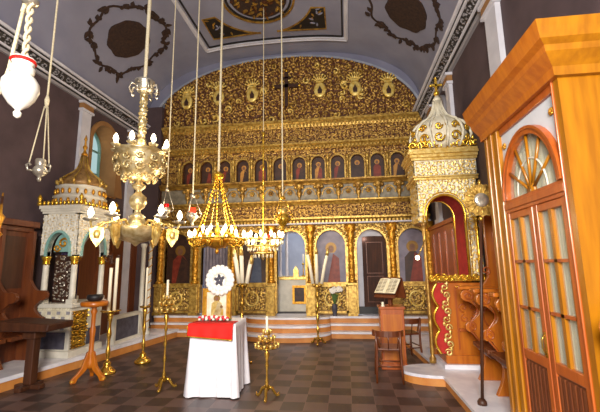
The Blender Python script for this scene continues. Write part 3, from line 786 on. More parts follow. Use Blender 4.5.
b = MB(); b.tube([(1.21, 5.86, 2.02), (1.16, 5.83, 1.92), (1.09, 5.8, 1.78)], .008, 6); b.build('rod', 'brass', lm)
b = MB(); b.ball((1.07, 5.8, 1.745), (.032, .032, .036), 10); b.build('bulb', 'bulb', lm)

# ceremonial fan on a pole
fan = thing('ceremonial_fan', 'gilt round processional fan on a dark pole in front of the right stalls', 'processional fan', (1.42, 4.5, .14))
b = MB(); b.tube([(1.40, 4.45, .14), (1.57, 4.46, 2.2)], .017, 8); b.lathe([(.05, .14), (.05, .17), (.03, .2)], (1.40, 4.45, 0), 10); b.build('pole', 'woodd', fan)
b = MB(); fx, fz, fy = 1.585, 2.38, 4.45
n = 48; ring = [((.19 + .012 * math.cos(16 * 2 * PI * i / n)) * math.cos(2 * PI * i / n), (.19 + .012 * math.cos(16 * 2 * PI * i / n)) * math.sin(2 * PI * i / n)) for i in range(n)]
b.prism([(fx + p[0], fz + p[1]) for p in ring], 'y', fy - .01, fy + .01)
for k in range(16):
    a = 2 * PI * k / 16; b.tube([(fx + .09 * math.cos(a), fy - .014, fz + .09 * math.sin(a)), (fx + .175 * math.cos(a), fy - .014, fz + .175 * math.sin(a))], [.008, .016], 6)
d = b.build('disc', 'ggold', fan)
b = MB(); b.lathe([(.085, 0), (.08, .012), (.05, .016), (0.0, .018)], (0, 0, 0), 20); b.v = [(fx + p[0], fy - .012 - p[2], fz + p[1]) for p in b.v]; b.build('medallion', 'silver', d)
b = MB(); b.ball((fx - .02, fy, fz - .22), .03, 8); b.build('knop', 'brass', fan)
b = MB(); b.ball((fx + .0, fy, fz + .21), (.02, .02, .04), 8); b.build('knop', 'brass', fan)

# ================================================================== wooden stalls
def sidepoly(x0, x1, z0, zt, zb):
    """end panel outline: high back, scrolled arm, curved seat bracket"""
    p = [(x1, z0), (x1, zt), (x1 - .14, zt), (x1 - .15, zt - .25)]
    for i in range(13):
        a = PI / 2 - PI * i / 12 * .5
        p.append((x1 - .15 - .18 * (i / 12) , zb + .18 * (1 - math.sin(PI / 2 * i / 12)) + .0))
    for i in range(11):
        a = PI / 2 + PI * i / 10
        p.append((x0 + .08 + .08 * math.cos(a), zb - .08 + .08 * math.sin(a)))
    for i in range(9):
        t = i / 8; p.append((x0 + .10 + .12 * math.sin(PI * t), zb - .16 - .26 * t))
    for i in range(9):
        a = PI / 2 + PI * i / 8; p.append((x0 + .10 + .07 * math.cos(a), zb - .49 + .07 * math.sin(a)))
    for i in range(7):
        t = i / 6; p.append((x0 + .14 + .10 * math.sin(PI * t), zb - .56 - (zb - .56 - z0) * t))
    return p
st = thing('choir_stall', 'carved orange-brown wooden choir stalls against the right wall, between the throne and the booth', 'choir stall', (2.0, 5, .14))
b = MB(); b.box(2.03, 2.09, 3.97, 5.68, .14, 2.35); b.box(1.93, 2.09, 3.97, 5.68, 2.35, 2.45); b.box(2.0, 2.03, 3.97, 5.68, 2.28, 2.35)
for y in (4.25, 4.75, 5.25, 5.5): b.box(2.01, 2.04, y - .12, y + .12, 1.4, 2.2)
b.build('back_panel', 'woodr', st, bevel=.008)
for k, y in enumerate((4.12, 4.72, 5.32)):
    b = MB(); b.prism(sidepoly(1.52, 2.05, .14, 2.3, 1.30), 'y', y, y + .06)
    e = b.build('stall_end', 'wood', st, bevel=.006)
    b = MB()
    b.tube([(p[0], y - .005, p[2]) for p in curl(1.61, 1.22, .07, 1.4, -1, PI / 2)], .012, 6)
    b.tube([(1.66 + .06 * math.sin(t * .7), y - .005, 1.15 - .05 * t) for t in range(13)], .012, 6)
    b.tube([(p[0], y - .005, p[2]) for p in curl(1.63, .81, .06, 1.3, -1, PI / 2)], .011, 6)
    b.tube([(1.83 + .05 * math.sin(t * .8), y - .005, 1.30 - .06 * t) for t in range(13)], .012, 6)
    b.tube([(p[0], y - .005, p[2]) for p in curl(1.87, 1.55, .06, 1.4, 1, -PI / 2)], .012, 6)
    b.build('scroll_carving', 'woodr', e)
    b = MB(); b.box(1.48, 2.0, y - .05, y + .11, 1.30, 1.345); b.build('arm_rest', 'wood', st, bevel=.012)
    if k < 2:
        b = MB(); b.box(1.62, 2.03, y + .06, y + .60, .58, .63); b.prism([(1.62, .58), (1.70, .50), (1.85, .46), (1.85, .58)], 'y', y + .2, y + .46); b.build('seat', 'woodb', st, bevel=.008)
# stall nearer the viewer, only its scrolled arm in view
st2 = thing('choir_stall', 'scrolled arm of a carved orange stall, at the right edge in front of the booth', 'choir stall', (1.8, 2.3, 0))
b = MB(); b.prism(sidepoly(1.395, 2.05, 0, 1.6, 1.36), 'y', 2.26, 2.34); e = b.build('stall_end', 'wood', st2, bevel=.01)
b = MB()
b.tube([(p[0], 2.25, p[2]) for p in curl(1.475, 1.28, .075, 1.5, -1, PI / 2)], .014, 8)
b.tube([(p[0], 2.25, p[2]) for p in curl(1.50, 1.06, .06, 1.3, 1, -PI / 2)], .013, 8)
b.tube([(p[0], 2.25, p[2]) for p in curl(1.50, .87, .065, 1.4, -1, PI / 2)], .013, 8)
b.build('scroll_carving', 'woody', e)
b = MB(); b.box(2.03, 2.09, 1.7, 2.34, 0, 1.6); b.build('back_panel', 'wood', st2)
b = MB(); b.box(1.6, 2.03, 1.7, 2.26, .55, .6); b.build('seat', 'woodb', st2)
# wainscot beyond the throne
b = MB(); b.box(2.0, 2.1, 7.0, 9.1, .45, 2.5); b.box(1.95, 2.1, 7.0, 9.1, 2.42, 2.5)
for y in (7.2, 7.7, 8.2, 8.7): b.box(1.98, 2.0, y, y + .35, 1.3, 2.3); b.box(1.98, 2.0, y, y + .35, .6, 1.2)
struct(b.build('wainscot_right', 'woodr'))
# stalls of the left wall
sl_ = thing('choir_stall', 'dark reddish wooden stalls along the left wall, at the left edge', 'choir stall', (-5.4, 4.8, .19))
b = MB(); b.box(-5.58, -5.45, 3.4, 5.72, .19, 2.42); b.box(-5.58, -5.3, 3.4, 5.74, 2.36, 2.46); b.box(-5.58, -5.40, 3.4, 5.73, 2.28, 2.36)
b.build('back_panel', 'woodb', sl_, bevel=.01)
for y in (3.5, 4.05, 4.6, 5.15):
    b = MB(); b.box(-5.45, -5.43, y + .06, y + .46, 1.35, 2.2); b.build('recessed_panel', 'woodd', sl_)
for y in (3.4, 3.95, 4.5, 5.08, 5.66):
    b = MB(); b.prism([(-(p[0] + 3.43), p[1]) for p in sidepoly(1.55, 2.05, .19, 2.3, 1.30)], 'y', y, y + .06); b.build('stall_end', 'woodb', sl_)
for y in (3.46, 4.01, 4.56, 5.14):
    b = MB(); b.box(-5.45, -5.05, y, y + .5, .58, .64); b.build('seat', 'woodb', sl_)

# ================================================================== wooden booth with a glazed door
M['booth_glass'] = glass_mat('booth_glass', '#d8dcd0', .04, .2)
bo = thing('wooden_booth', 'bright orange wooden entrance booth with a glazed double door, filling the right side', 'booth', (1.8, 3.2, 0))
BX, B0, B1 = 1.5, 2.58, 3.95
b = MB(); b.box(BX, 2.1, B0, B0 + .06, .0, 2.99); b.build('front_panel', 'woody', bo)
b = MB()
b.box(BX - .015, BX + .1, 3.62, 3.70, 0.14, 2.98); b.box(BX - .03, BX + .1, 3.72, 3.78, .14, 2.98); b.box(BX, BX + .12, 3.78, B1, .14, 2.98); b.box(BX - .02, BX + .1, 3.86, 3.92, .14, 2.98)
b.build('corner_post', 'woody', bo, bevel=.008)
b = MB(); b.box(BX - .012, BX + .06, B0 + .065, 2.66, 0, 2.95); b.box(BX, BX + .06, 2.66, 3.62, 2.10, 2.22); b.box(BX + .004, BX + .06, B0 + .065, 3.6, 2.86, 2.985); b.box(BX - .012, BX + .06, 2.66, 3.62, 2.13, 2.19); b.build('door_frame', 'woodr', bo, bevel=.006)
b = MB(); b.box(BX + .04, 2.1, B1 - .06, B1, .14, 3.0); b.build('back_panel', 'wood', bo)
# spandrel panel and fanlight
yc, hw, ri = 3.14, .46, .53
b = MB(); b.prism(plate(2.66, 3.62, 2.22, 2.86, yc, 0, 2.23, hw - .02, ri), 'x', BX + .03, BX + .05); sp = b.build('spandrel', 'panelg', bo)
for y in (2.74, 3.55):
    b = MB()
    for j in range(6): b.ball((BX + .02, y + .018 * math.cos(j * PI / 3), 2.74 + .018 * math.sin(j * PI / 3)), (.012, .014, .014), 6)
    b.ball((BX + .012, y, 2.74), .012, 6); b.build('rosette', 'gold', sp)
b = MB(); A1 = archpts(yc, 2.22, hw - .05, ri - .05, 20); A2 = archpts(yc, 2.22, hw, ri, 20)
b._band(A1, A2, 'x', BX - .01, BX + .06); b._band(archpts(yc, 2.22, hw - .01, ri - .01, 20), archpts(yc, 2.22, hw + .015, ri + .015, 20), 'x', BX - .02, BX + .03)
fl = b.build('fanlight_frame', 'woodr', bo)
b = MB()
for k in range(1, 6):
    a = PI * k / 6
    b.tube([(BX + .02, yc + .05 * math.cos(a), 2.23 + .05 * math.sin(a)), (BX + .02, yc + (hw - .05) * math.cos(a), 2.22 + (ri - .05) * math.sin(a))], .013, 6)
b.tube([(BX + .02, yc + .24 * math.cos(PI * t / 20), 2.22 + .28 * math.sin(PI * t / 20)) for t in range(21)], .008, 6, 1)
b.lathe([(.06, 0), (.06, .02), (.03, .03)], (0, 0, 0), 12); 
b.v[-36:] = [(BX + .01 + p[2], yc + p[0], 2.24 + p[1]) for p in b.v[-36:]]
b.build('muntin', ['woody', 'white'], fl)
b = MB(); b.prism([(yc - hw + .04, 2.22)] + archpts(yc, 2.22, hw - .04, ri - .04, 16) + [(yc + hw - .04, 2.22)], 'x', BX + .03, BX + .034); b.build('pane', 'booth_glass', fl)
b = MB(); b.box(BX + .14, BX + .15, 2.64, 3.64, .85, 2.84); 
vs = []; nn = 60
for z in (.8, 2.84):
    for k in range(nn + 1): vs.append((BX + .11 + .018 * math.sin(k * 1.25), 2.62 + 1.03 * k / nn, z))
b.add(vs, [(k, k + 1, k + nn + 2, k + nn + 1) for k in range(nn)], 0, True); b.build('curtain', 'curtain', bo)
# two leaves
for (ya, yb, nm) in ((2.67, 3.12, 0), (3.14, 3.61, 1)):
    b = MB(); w_ = .055
    b.box(BX + .0, BX + .05, ya, ya + w_, .1, 2.10); b.box(BX + .0, BX + .05, yb - w_, yb, .1, 2.10)
    e0, e1 = ya + w_ - .006, yb - w_ + .006
    b.box(BX + .003, BX + .047, e0, e1, 2.04, 2.097); b.box(BX + .003, BX + .047, e0, e1, .84, .92); b.box(BX + .003, BX + .047, e0, e1, .103, .2)
    lf = b.build('door_leaf', 'woodr', bo, bevel=.006)
    b = MB(); m_ = (ya + yb) / 2
    b.box(BX + .005, BX + .04, m_ - .02, m_ + .02, .92, 2.04)
    b.box(BX + .005, BX + .04, ya + w_ - .005, ya + w_ + .012, .92, 2.04); b.box(BX + .005, BX + .04, yb - w_ - .012, yb - w_ + .005, .92, 2.04)
    for z in (1.27, 1.66): b.box(BX + .005, BX + .04, ya + w_, yb - w_, z - .012, z + .012, 1)
    b.build('glazing_bar', ['woody', 'woodr'], lf)
    b = MB(); b.box(BX + .028, BX + .032, ya + w_, yb - w_, .92, 2.04); b.build('pane', 'booth_glass', lf)
    b = MB(); b.box(BX + .02, BX + .045, ya + w_, yb - w_, .2, .84); 
    for k in range(6): b.box(BX + .008, BX + .03, ya + w_ + .015 + .06 * k, ya + w_ + .05 + .06 * k, .22, .82)
    b.build('board_panel', 'woodb', lf)
b = MB(); b.tube([(BX - .01, 3.155, .95), (BX - .03, 3.155, 1.0), (BX - .03, 3.155, 1.06), (BX - .01, 3.155, 1.1)], .006, 6); b.box(BX - .008, BX + .0, 3.145, 3.165, .93, 1.12); b.build('door_handle', 'brass', bo)
# overhanging cornice
b = MB()
prof = [(0, 2.92), (.04, 2.92), (.05, 2.98), (.12, 3.06), (.13, 3.10), (.17, 3.13), (.19, 3.20), (.20, 3.25), (0, 3.25)]
b.prism([(BX - p, z) for p, z in prof], 'y', B0 - .0, B1 + .0, 0)
b.prism([(B0 - p, z) for p, z in prof], 'x', BX, 2.1, 1)
# mitred corner
nP = len(prof)
V_ = [(BX - p, B0 - p, z) for p, z in prof] + [(BX - p, B0, z) for p, z in prof] + [(BX, B0 - p, z) for p, z in prof]
b.add(V_, [(i, (i + 1) % nP, nP + (i + 1) % nP, nP + i) for i in range(nP)], 0); b.add(V_, [((i + 1) % nP, i, 2 * nP + i, 2 * nP + (i + 1) % nP) for i in range(nP)], 1)
b.box(BX + .005, 2.1, B0 + .005, B1, 3.01, 3.245)
b.build('cornice', ['wood', 'woody'], bo)

# ================================================================== shrine on the left
cb = thing('icon_shrine', 'white and gilt arched icon shrine with a small dome against the left wall', 'shrine', (-4.97, 6.27, .19))
X0, X1, S0, S1 = -5.30, -4.62, 5.80, 6.66
b = MB(); b.box(X0, X1, S0, S1, .19, .30); b.box(X0 + .03, X1 - .03, S0 + .03, S1 - .03, .3, 1.0); b.box(X0 - .02, X1 + .02, S0 - .02, S1 + .02, 1.0, 1.07); b.build('base', 'white', cb, bevel=.008)
b = MB(); b.box(X0 + .05, X1 - .10, S0 + .01, S0 + .04, .33, .60); b.build('slate_panel', 'slate', cb)
b = MB(); b.box(X1 - .04, X1 - .008, S0 + .45, S1 - .08, .33, .60); b.build('slate_panel', 'slate', cb)
b = MB(); b.box(X0 + .04, X1 - .04, S0 + .022, S0 + .035, .62, .99)
for i in range(7):
    for j in range(4):
        x = X0 + .08 + .088 * i; z = .66 + .085 * j
        b.box(x - .03, x + .03, S0 + .01, S0 + .03, z - .025, z + .025, 1 if (i + j) % 2 else 0)
for i in range(14): b.box(X0 + .02 + .046 * i, X0 + .045 + .046 * i, S0 + .005, S0 + .03, 1.0 - .04, 1.0)
b.build('lattice_panel', ['ivory', 'grey'], cb)
b = MB(); b.hf(S0 + .06, S0 + .42, .32, .94, .014, scrolls(.09, 81), lambda u, v, h: (X1 - .03 + .05 * h, u, v), None, 0, 1, .3); b.build('carved_panel', ['golds', 'ground'], cb)
cols = [(X0 + .07, S0 + .07), (X1 - .07, S0 + .07), (X1 - .07, S1 - .07), (X0 + .07, S1 - .07)]
for x, y in cols:
    b = MB(); b.box(x - .06, x + .06, y - .06, y + .06, 1.07, 1.14); b.lathe([(.055, 1.14), (.05, 1.2), (.048, 1.7), (.05, 1.74)], (x, y, 0), 12); c = b.build('column', 'white', cb)
    b = MB(); b.lathe([(.05, 1.72), (.06, 1.75), (.05, 1.78), (.075, 1.85), (.08, 1.87)], (x, y, 0), 12, 0, 6, .1); b.build('capital', 'golds', c)
sh = scrolls(.12, 91)
def face(b, a0, a1, mp, mid):
    hw_ = (a1 - a0) / 2 - .13
    return hw_
b = MB(); cxm = (X0 + X1) / 2; hx = (X1 - X0) / 2 - .13
b.prism(plate(X0, X1, 1.87, 2.62, cxm, 0, 1.95, hx, .33), 'y', S0, S0 + .08, 1)
b.hf(X0, X1, 1.89, 2.6, .014, sh, flatmap(S0 - .002, .02), lambda U, V: ~inarch(U, V, cxm, 1.95, hx + .03, .36), 0, 1, .62)
b.prism(plate(X0, X1, 1.87, 2.62, cxm, 0, 1.95, hx, .33), 'y', S1 - .08, S1, 1)
cym = (S0 + S1) / 2; hy = (S1 - S0) / 2 - .13
b.prism(plate(S0, S1, 1.87, 2.62, cym, 0, 1.95, hy, .40), 'x', X1 - .08, X1, 1)
b.hf(S0, S1, 1.89, 2.6, .014, sh, lambda u, v, h: (X1 + .002 + .02 * h, u, v), lambda U, V: ~inarch(U, V, cym, 1.95, hy + .03, .43), 0, 1, .62)
b.prism(plate(S0, S1, 1.87, 2.62, cym, 0, 1.95, hy, .40), 'x', X0, X0 + .08, 1)
b.build('arcade', ['goldp', 'white'], cb)
b = MB(); b._band([(cxm - hx, 1.87)] + archpts(cxm, 1.95, hx, .33) + [(cxm + hx, 1.87)], [(cxm - hx - .04, 1.87)] + archpts(cxm, 1.95, hx + .04, .37) + [(cxm + hx + .04, 1.87)], 'y', S0 - .03, S0 + .07)
b._band([(cym - hy, 1.87)] + archpts(cym, 1.95, hy, .40) + [(cym + hy, 1.87)], [(cym - hy - .04, 1.87)] + archpts(cym, 1.95, hy + .04, .44) + [(cym + hy + .04, 1.87)], 'x', X1 - .07, X1 + .03)
b.build('arch_band', 'teal', cb)
b = MB()
for z0, z1, e in ((2.62, 2.66, .02), (2.66, 2.70, .04), (2.70, 2.76, .06)): b.box(X0 - e, X1 + e, S0 - e, S1 + e, z0, z1)
b.build('cornice', 'white', cb)
b = MB()
for i in range(11):
    x = X0 - .04 + .078 * i; b.ball((x, S0 - .07, 2.80), (.03, .025, .045), 6)
for i in range(12): b.ball((X1 + .07, S0 - .05 + .095 * i, 2.80), (.025, .03, .045), 6)
for x, y in ((X0 - .06, S0 - .06), (X1 + .06, S0 - .06), (X1 + .06, S1 + .06)): b.lathe([(.03, 0), (.035, .05), (.02, .08), (.04, .13), (.01, .2)], (x, y, 2.76), 8)
b.build('cresting', 'golds', cb)
b = MB(); cc = (cxm, cym)
b.lathe([(.42, 2.76), (.42, 2.92), (.45, 2.94), (.45, 2.97), (.39, 2.98), (.39, 3.10), (.42, 3.12), (.42, 3.16)], (cc[0], cc[1], 0), 8); b.v = [p for p in b.v]; b.build('drum', 'white', cb)
for k in range(20):
    a = 2 * PI * k / 20 + .2
    for rr, z in ((.43, 2.86), (.41, 3.04)):
        b = MB(); b.ball((cc[0] + rr * math.cos(a), cc[1] + rr * math.sin(a), z), (.03, .03, .055), 6); b.build('drum_ornament', 'gold', cb)
dp = [(.35, 3.16), (.37, 3.22), (.34, 3.31), (.26, 3.38), (.17, 3.45), (.10, 3.54), (.06, 3.66), (.04, 3.8)]
b = MB(); b.lathe(dp, (cc[0], cc[1], 0), 24, 0, 12, .04); b.build('dome', 'domeb', cb)
for k in range(10):
    a = 2 * PI * k / 10
    b = MB(); b.tube([(cc[0] + (r + .01) * math.cos(a), cc[1] + (r + .01) * math.sin(a), z) for r, z in dp], [.022, .022, .02, .016, .012, .01, .008, .008], 6); b.ball((cc[0] + .40 * math.cos(a), cc[1] + .40 * math.sin(a), 3.24), (.035, .035, .05), 6); b.build('dome_rib', 'ggold', cb)
b = MB(); b.lathe([(.05, 3.8), (.06, 3.83), (.03, 3.87), (.02, 3.92), (.045, 3.97), (.02, 4.02), (.015, 4.1), (.03, 4.13), (.005, 4.22)], (cc[0], cc[1], 0), 10); b.build('finial', 'gold', cb)
t = MB(); t.box(X0 + .13, X1 - .13, 6.0, 6.04, 1.07, 1.9)
ip = thing('shrine_icon', 'dark icon in a mottled silver cover standing inside the left shrine', 'icon', (cxm, 6.0, 1.07))
t.build('panel', 'icon_d', ip)
t = MB(); t.hf(X0 + .15, X1 - .15, 1.1, 1.88, .014, scrolls(.13, 97), flatmap(5.997, .03), None, 0, 1, .5); t.build('silver_cover', ['silver', 'icon_d'], ip)
t = MB(); t.prism(archpoly(cxm, 1.95, 1.98, hx - .02, .3), 'y', S0 + .12, S0 + .14, 0); t.tube(curl(cxm, 2.1, .1, 1.2, 1, 0, 14, S0 + .10), .02, 6, 1); t.tube(curl(cxm - .12, 2.02, .07, 1.2, -1, 0, 14, S0 + .10), .016, 6, 1); t.build('lunette', ['teal', 'gold'], cb)
t = MB(); vs = []
for z in (1.07, 2.25):
    for k in range(31): vs.append((-5.15 + .015 * math.sin(k * 1.3), 6.1 + .45 * k / 30, z))
t.add(vs, [(k, k + 1, k + 32, k + 31) for k in range(30)], 0, True); t.build('inner_curtain', 'purple', cb)
# low parapet after the shrine
pa = thing('low_parapet', 'low slate-grey panelled parapet with a white frame beyond the left shrine', 'parapet', (-4.5, 7.2, .19))
b = MB(); b.box(-4.62, -4.54, 6.86, 7.75, .24, .66); b.build('panel', 'slate', pa)
b = MB(); b.box(-4.66, -4.5, 6.84, 7.78, .66, .72); b.box(-4.66, -4.5, 6.84, 7.78, .19, .25); b.box(-4.65, -4.51, 6.84, 6.90, .25, .66); b.box(-4.65, -4.51, 7.72, 7.78, .25, .66); b.build('frame', 'white', pa)
# tall white post and barber-striped post
wp = MB(); wp.lathe([(.07, .19), (.07, .26), (.05, .3), (.048, 2.1), (.07, 2.15), (.07, 2.2)], (-4.62, 7.93, .0), 14)
tag(wp.build('white_post', 'white', None, loc=(-4.62, 7.93, .19)), 'plain white round post behind the left chandelier, beside the striped one', 'post')
tp = thing('twisted_post', 'post twisted in gold and white stripes on the left platform', 'post', (-4.45, 7.93, .19))
b = MB(); b.lathe([(.06, .19), (.06, .25), (.04, .28), (.036, .32), (.036, 2.2), (.06, 2.24), (.05, 2.3)], (-4.45, 7.93, 0), 12); b.build('shaft', 'white', tp)
b = MB(); b.tube([(-4.45 + .036 * math.cos(t * .5), 7.93 + .036 * math.sin(t * .5), .34 + t * .0136) for t in range(136)], .013, 5); b.build('spiral', 'gold', tp)
# wooden wall panelling beyond
b = MB(); b.box(-5.6, -5.5, 6.9, 8.5, .19, 2.5); b.box(-5.6, -5.45, 6.9, 8.5, 2.42, 2.5); b.box(-5.6, -5.5, 8.86, 9.1, .19, 2.5)
for y in (7.0, 7.5, 8.0): b.box(-5.5, -5.48, y, y + .4, 1.3, 2.3)
struct(b.build('wainscot_left', 'woodb'))
pp_ = thing('processional_pole', 'thin gilt processional pole by the stalls at the left edge', 'pole', (-4.9, 4.6, .19))
b = MB(); b.tube([(-4.9, 4.6, .19), (-4.9, 4.6, 2.7)], .016, 8); b.lathe([(.06, .19), (.06, .22), (.02, .25)], (-4.9, 4.6, 0), 8); b.build('shaft', 'woodd', pp_)
b = MB(); b.lathe([(.02, 2.1), (.05, 2.15), (.02, 2.2), (.03, 2.3), (.06, 2.4), (.02, 2.45), (.01, 2.75)], (-4.9, 4.6, 0), 10); b.build('gilt_head', 'gold', pp_)

# ================================================================== hanging lamps and chandeliers
def rope(parent, x, y, z0, r=.012, m='rope', name='rope', dx=0.):
    b = MB(); zt = on_vault(s_of(x), y, 0)[2] - .002; n = 24
    b.tube([(x + dx * i / n, y, z0 + (zt - z0) * i / n) for i in range(n + 1)], r, 6)
    return b.build(name, m, parent)
def bulb_mesh(h=.09, r=.024):
    b = MB(); b.lathe([(r * .5, 0), (r * .9, h * .2), (r, h * .4), (r * .7, h * .7), (r * .25, h * .95), (.001, h)], (0, 0, 0), 8); return b
class Tier:
    """candle with its lit bulb, built once and then copied round a ring"""
    def __init__(s): s.c = None
    def ring(s, root, n, r, z, ch=.07, cr=.014, bh=.09, br=.024, ph=0., m='wax', dish=None, dm='sgold'):
        proto = None
        for k in range(n):
            a = ph + 2 * PI * k / n; loc = (r * math.cos(a), r * math.sin(a), z)
            if proto is None:
                b = MB(); 
                if dish: b.lathe([(dish * .3, -.02), (dish * .8, -.005), (dish, .015), (dish * .95, .02), (.02, .012)], (0, 0, 0), 12, 1)
                b.lathe([(cr, .0), (cr, ch)], (0, 0, 0), 8)
                proto = b.build('candle', [m, dm], root, local=True); proto.location = loc
                f = bulb_mesh(bh, br).build('bulb', 'bulb', proto, local=True); f.location = (0, 0, ch)
            else:
                part_copy(proto, root, loc)
def arms(root, n, mk, m, ph=0.):
    proto = None
    for k in range(n):
        a = ph + 2 * PI * k / n
        if proto is None: proto = mk().build('arm', m, root, local=True); proto.rotation_euler = (0, 0, a)
        else: part_copy(proto, root, (0, 0, 0), a)
T = Tier()
# large silver-gilt chandelier (left)
CL = Vector((-3.05, 5.0, 1.93))
ch = thing('chandelier', 'large two-tiered silver-gilt chandelier with drop shields, hanging at the left', 'chandelier', CL, 0, 'chandeliers of the nave')
rope(ch, CL.x, CL.y, 4.35, .028)
b = MB(); b.lathe([(.02, 2.42), (.11, 2.44), (.135, 2.48), (.13, 2.56), (.15, 2.58), (.15, 2.61), (.03, 2.64)], (0, 0, 0), 20)
for k in range(8):
    a = 2 * PI * k / 8; b.tube([(.13 * math.cos(a), .13 * math.sin(a), 2.52), (.20 * math.cos(a), .20 * math.sin(a), 2.54), (.215 * math.cos(a), .215 * math.sin(a), 2.45), (.19 * math.cos(a), .19 * math.sin(a), 2.38), (.16 * math.cos(a), .16 * math.sin(a), 2.40)], [.012, .02, .016, .02, .008], 6)
b.build('crown', 'silver', ch, local=True)
b = MB(); b.lathe([(.06 if k % 3 else .045, 1.62 + .02 * k) for k in range(42)], (0, 0, 0), 14, 0, 3, .14, 12.); b.build('twisted_stem', 'sgold', ch, local=True)
b = MB(); b.lathe([(.06, 1.0), (.14, 1.02), (.24, 1.09), (.31, 1.20), (.34, 1.31), (.30, 1.40), (.36, 1.435), (.37, 1.46), (.30, 1.48), (.08, 1.50), (.06, 1.64)], (0, 0, 0), 28, 0, 14, .04)
for k in range(12):
    a = 2 * PI * k / 12
    for (rr, z, q, hd) in ((.32, 1.18, .07, 1), (.35, 1.31, .06, -1), (.22, 1.05, .05, 1)):
        p = curl(0, 0, q, 1.2, hd if k % 2 else -hd, 0, 12)
        b.tube([((rr + .02) * math.cos(a) - t[0] * math.sin(a), (rr + .02) * math.sin(a) + t[0] * math.cos(a), z + t[2]) for t in p], [.008 + .012 * math.sin(PI * (i + .5) / 13) for i in range(13)], 6)
b.build('upper_bowl', 'sgold', ch, local=True)
T.ring(ch, 8, .375, 1.48, .05, .018, .13, .038, .2, 'wax', .07, 'sgold')
b = MB(); b.lathe([(.05, .42), (.12, .46), (.05, .52), (.04, .56), (.09, .6), (.125, .68), (.115, .76), (.05, .82), (.035, .86), (.09, .9), (.1, .94), (.04, .98), (.06, 1.07)], (0, 0, 0), 20); b.build('baluster', 'sgold', ch, local=True)
b = MB(); b.lathe([(.005, .03), (.03, .05), (.06, .08), (.20, .12), (.32, .2), (.37, .29), (.36, .31), (.2, .30), (.14, .36), (.1, .44), (.05, .46)], (0, 0, 0), 28, 0, 12, .05); b.build('lower_bowl', 'sgold', ch, local=True)
def armL():
    b = MB(); b.tube([(.2, 0, .30), (.30, 0, .39), (.42, 0, .36), (.5, 0, .28), (.57, 0, .28), (.6, 0, .38)], [.02, .018, .018, .016, .016, .014], 8)
    b.tube([(p[0] + .42, 0, p[2] + .32) for p in curl(0, 0, .07, 1.2, 1, 0, 12)], .012, 6)
    b.prism([(.42, .29), (.52, .31), (.60, .27), (.585, .15), (.53, .06), (.50, .02), (.47, .06), (.415, .15)], 'y', -.014, .014)
    b.ball((.505, 0, .2), (.06, .03, .08), 8); b.tube([(.505, 0, .32), (.5, 0, .36)], .01, 6)
    return b
arms(ch, 6, armL, 'goldp', .548)
T.ring(ch, 6, .6, .40, .05, .02, .14, .042, .548, 'wax', .10, 'silver')
# gold chandelier (middle)
CG = Vector((-2.36, 6.5, 2.0))
cg = thing('chandelier', 'bright gold chandelier hung on converging chains, in the middle above the white table', 'chandelier', CG, 0, 'chandeliers of the nave')
rope(cg, CG.x, CG.y, 3.42, .022)
b = MB(); b.lathe([(.03, 1.28), (.09, 1.30), (.10, 1.34), (.11, 1.38), (.05, 1.41), (.02, 1.44)], (0, 0, 0), 14); b.build('hanging_cap', 'golds', cg, local=True)
def chainG():
    b = MB(); n = 16
    for i in range(n):
        t = i / n; t2 = (i + .9) / n
        p = lambda q: (.05 + .27 * q + .08 * q * q, 0, 1.3 - 1.1 * q)
        b.tube([p(t), p((t + t2) / 2), p(t2)], [.007, .014, .007], 6)
    return b
proto = None
for k in range(7):
    a = 2 * PI * k / 7 + .2
    if proto is None: proto = chainG().build('chain', 'golds', cg, local=True); proto.rotation_euler = (0, 0, a)
    else: part_copy(proto, cg, (0, 0, 0), a)
b = MB(); b.lathe([(.005, -.12), (.03, -.10), (.035, -.06), (.02, -.03), (.08, -.01), (.2, .03), (.30, .10), (.32, .14), (.30, .16), (.1, .18), (.03, .2)], (0, 0, 0), 24, 0, 12, .05); b.build('bowl', 'gold', cg, local=True)
b = MB(); b.tube([(.46 * math.cos(2 * PI * i / 36), .46 * math.sin(2 * PI * i / 36), .16) for i in range(36)], .018, 6, 0, True); b.build('ring', 'golds', cg, local=True)
def armG():
    b = MB(); b.tube([(.25, 0, .10), (.34, 0, .03), (.44, 0, .02), (.5, 0, .08), (.5, 0, .14)], [.02, .018, .018, .016, .014], 6)
    b.tube([(p[0] + .40, 0, p[2] + .10) for p in curl(0, 0, .06, 1.2, 1, 0, 12)], .012, 6)
    return b
arms(cg, 12, armG, 'golds')
T.ring(cg, 12, .5, .14, .06, .016, .11, .03, 0, 'wax', .05, 'golds')
T.ring(cg, 6, .26, .24, .07, .016, .11, .03, .4, 'wax', .05, 'golds')
b = MB(); b.lathe([(.02, .18), (.05, .3), (.02, .4), (.02, .46)], (0, 0, 0), 10); b.build('centre_stem', 'golds', cg, local=True)
# small crystal chandelier (right)
CS = Vector((-1.70, 7.4, 2.03))
cs = thing('chandelier', 'smaller crystal and pale gold chandelier on a long gold rod, right of the gold one', 'chandelier', CS, 0, 'chandeliers of the nave')
b = MB(); b.lathe([(.018, .1)] + [(.016 + (.014 if k % 6 == 0 else 0), .2 + .05 * k) for k in range(45)] + [(.04, 2.46), (.02, 2.5)], (0, 0, 0), 8); b.build('rod', 'golds', cs, local=True)
rope(cs, CS.x, CS.y, 4.48, .009)
b = MB()
for z, r in ((.16, .40), (.02, .30), (-.12, .18)): b.tube([(r * math.cos(2 * PI * i / 32), r * math.sin(2 * PI * i / 32), z) for i in range(32)], .016, 6, 0, True)
b.lathe([(.01, -.26), (.03, -.22), (.06, -.15), (.12, -.08), (.1, 0), (.04, .1)], (0, 0, 0), 14); b.build('frame', 'goldp', cs, local=True)
b = MB()
for z, r, n in ((.10, .41, 26), (-.04, .31, 20), (-.18, .19, 14)):
    for k in range(n):
        a = 2 * PI * k / n; b.ball((r * math.cos(a), r * math.sin(a), z), (.016, .016, .04), 6)
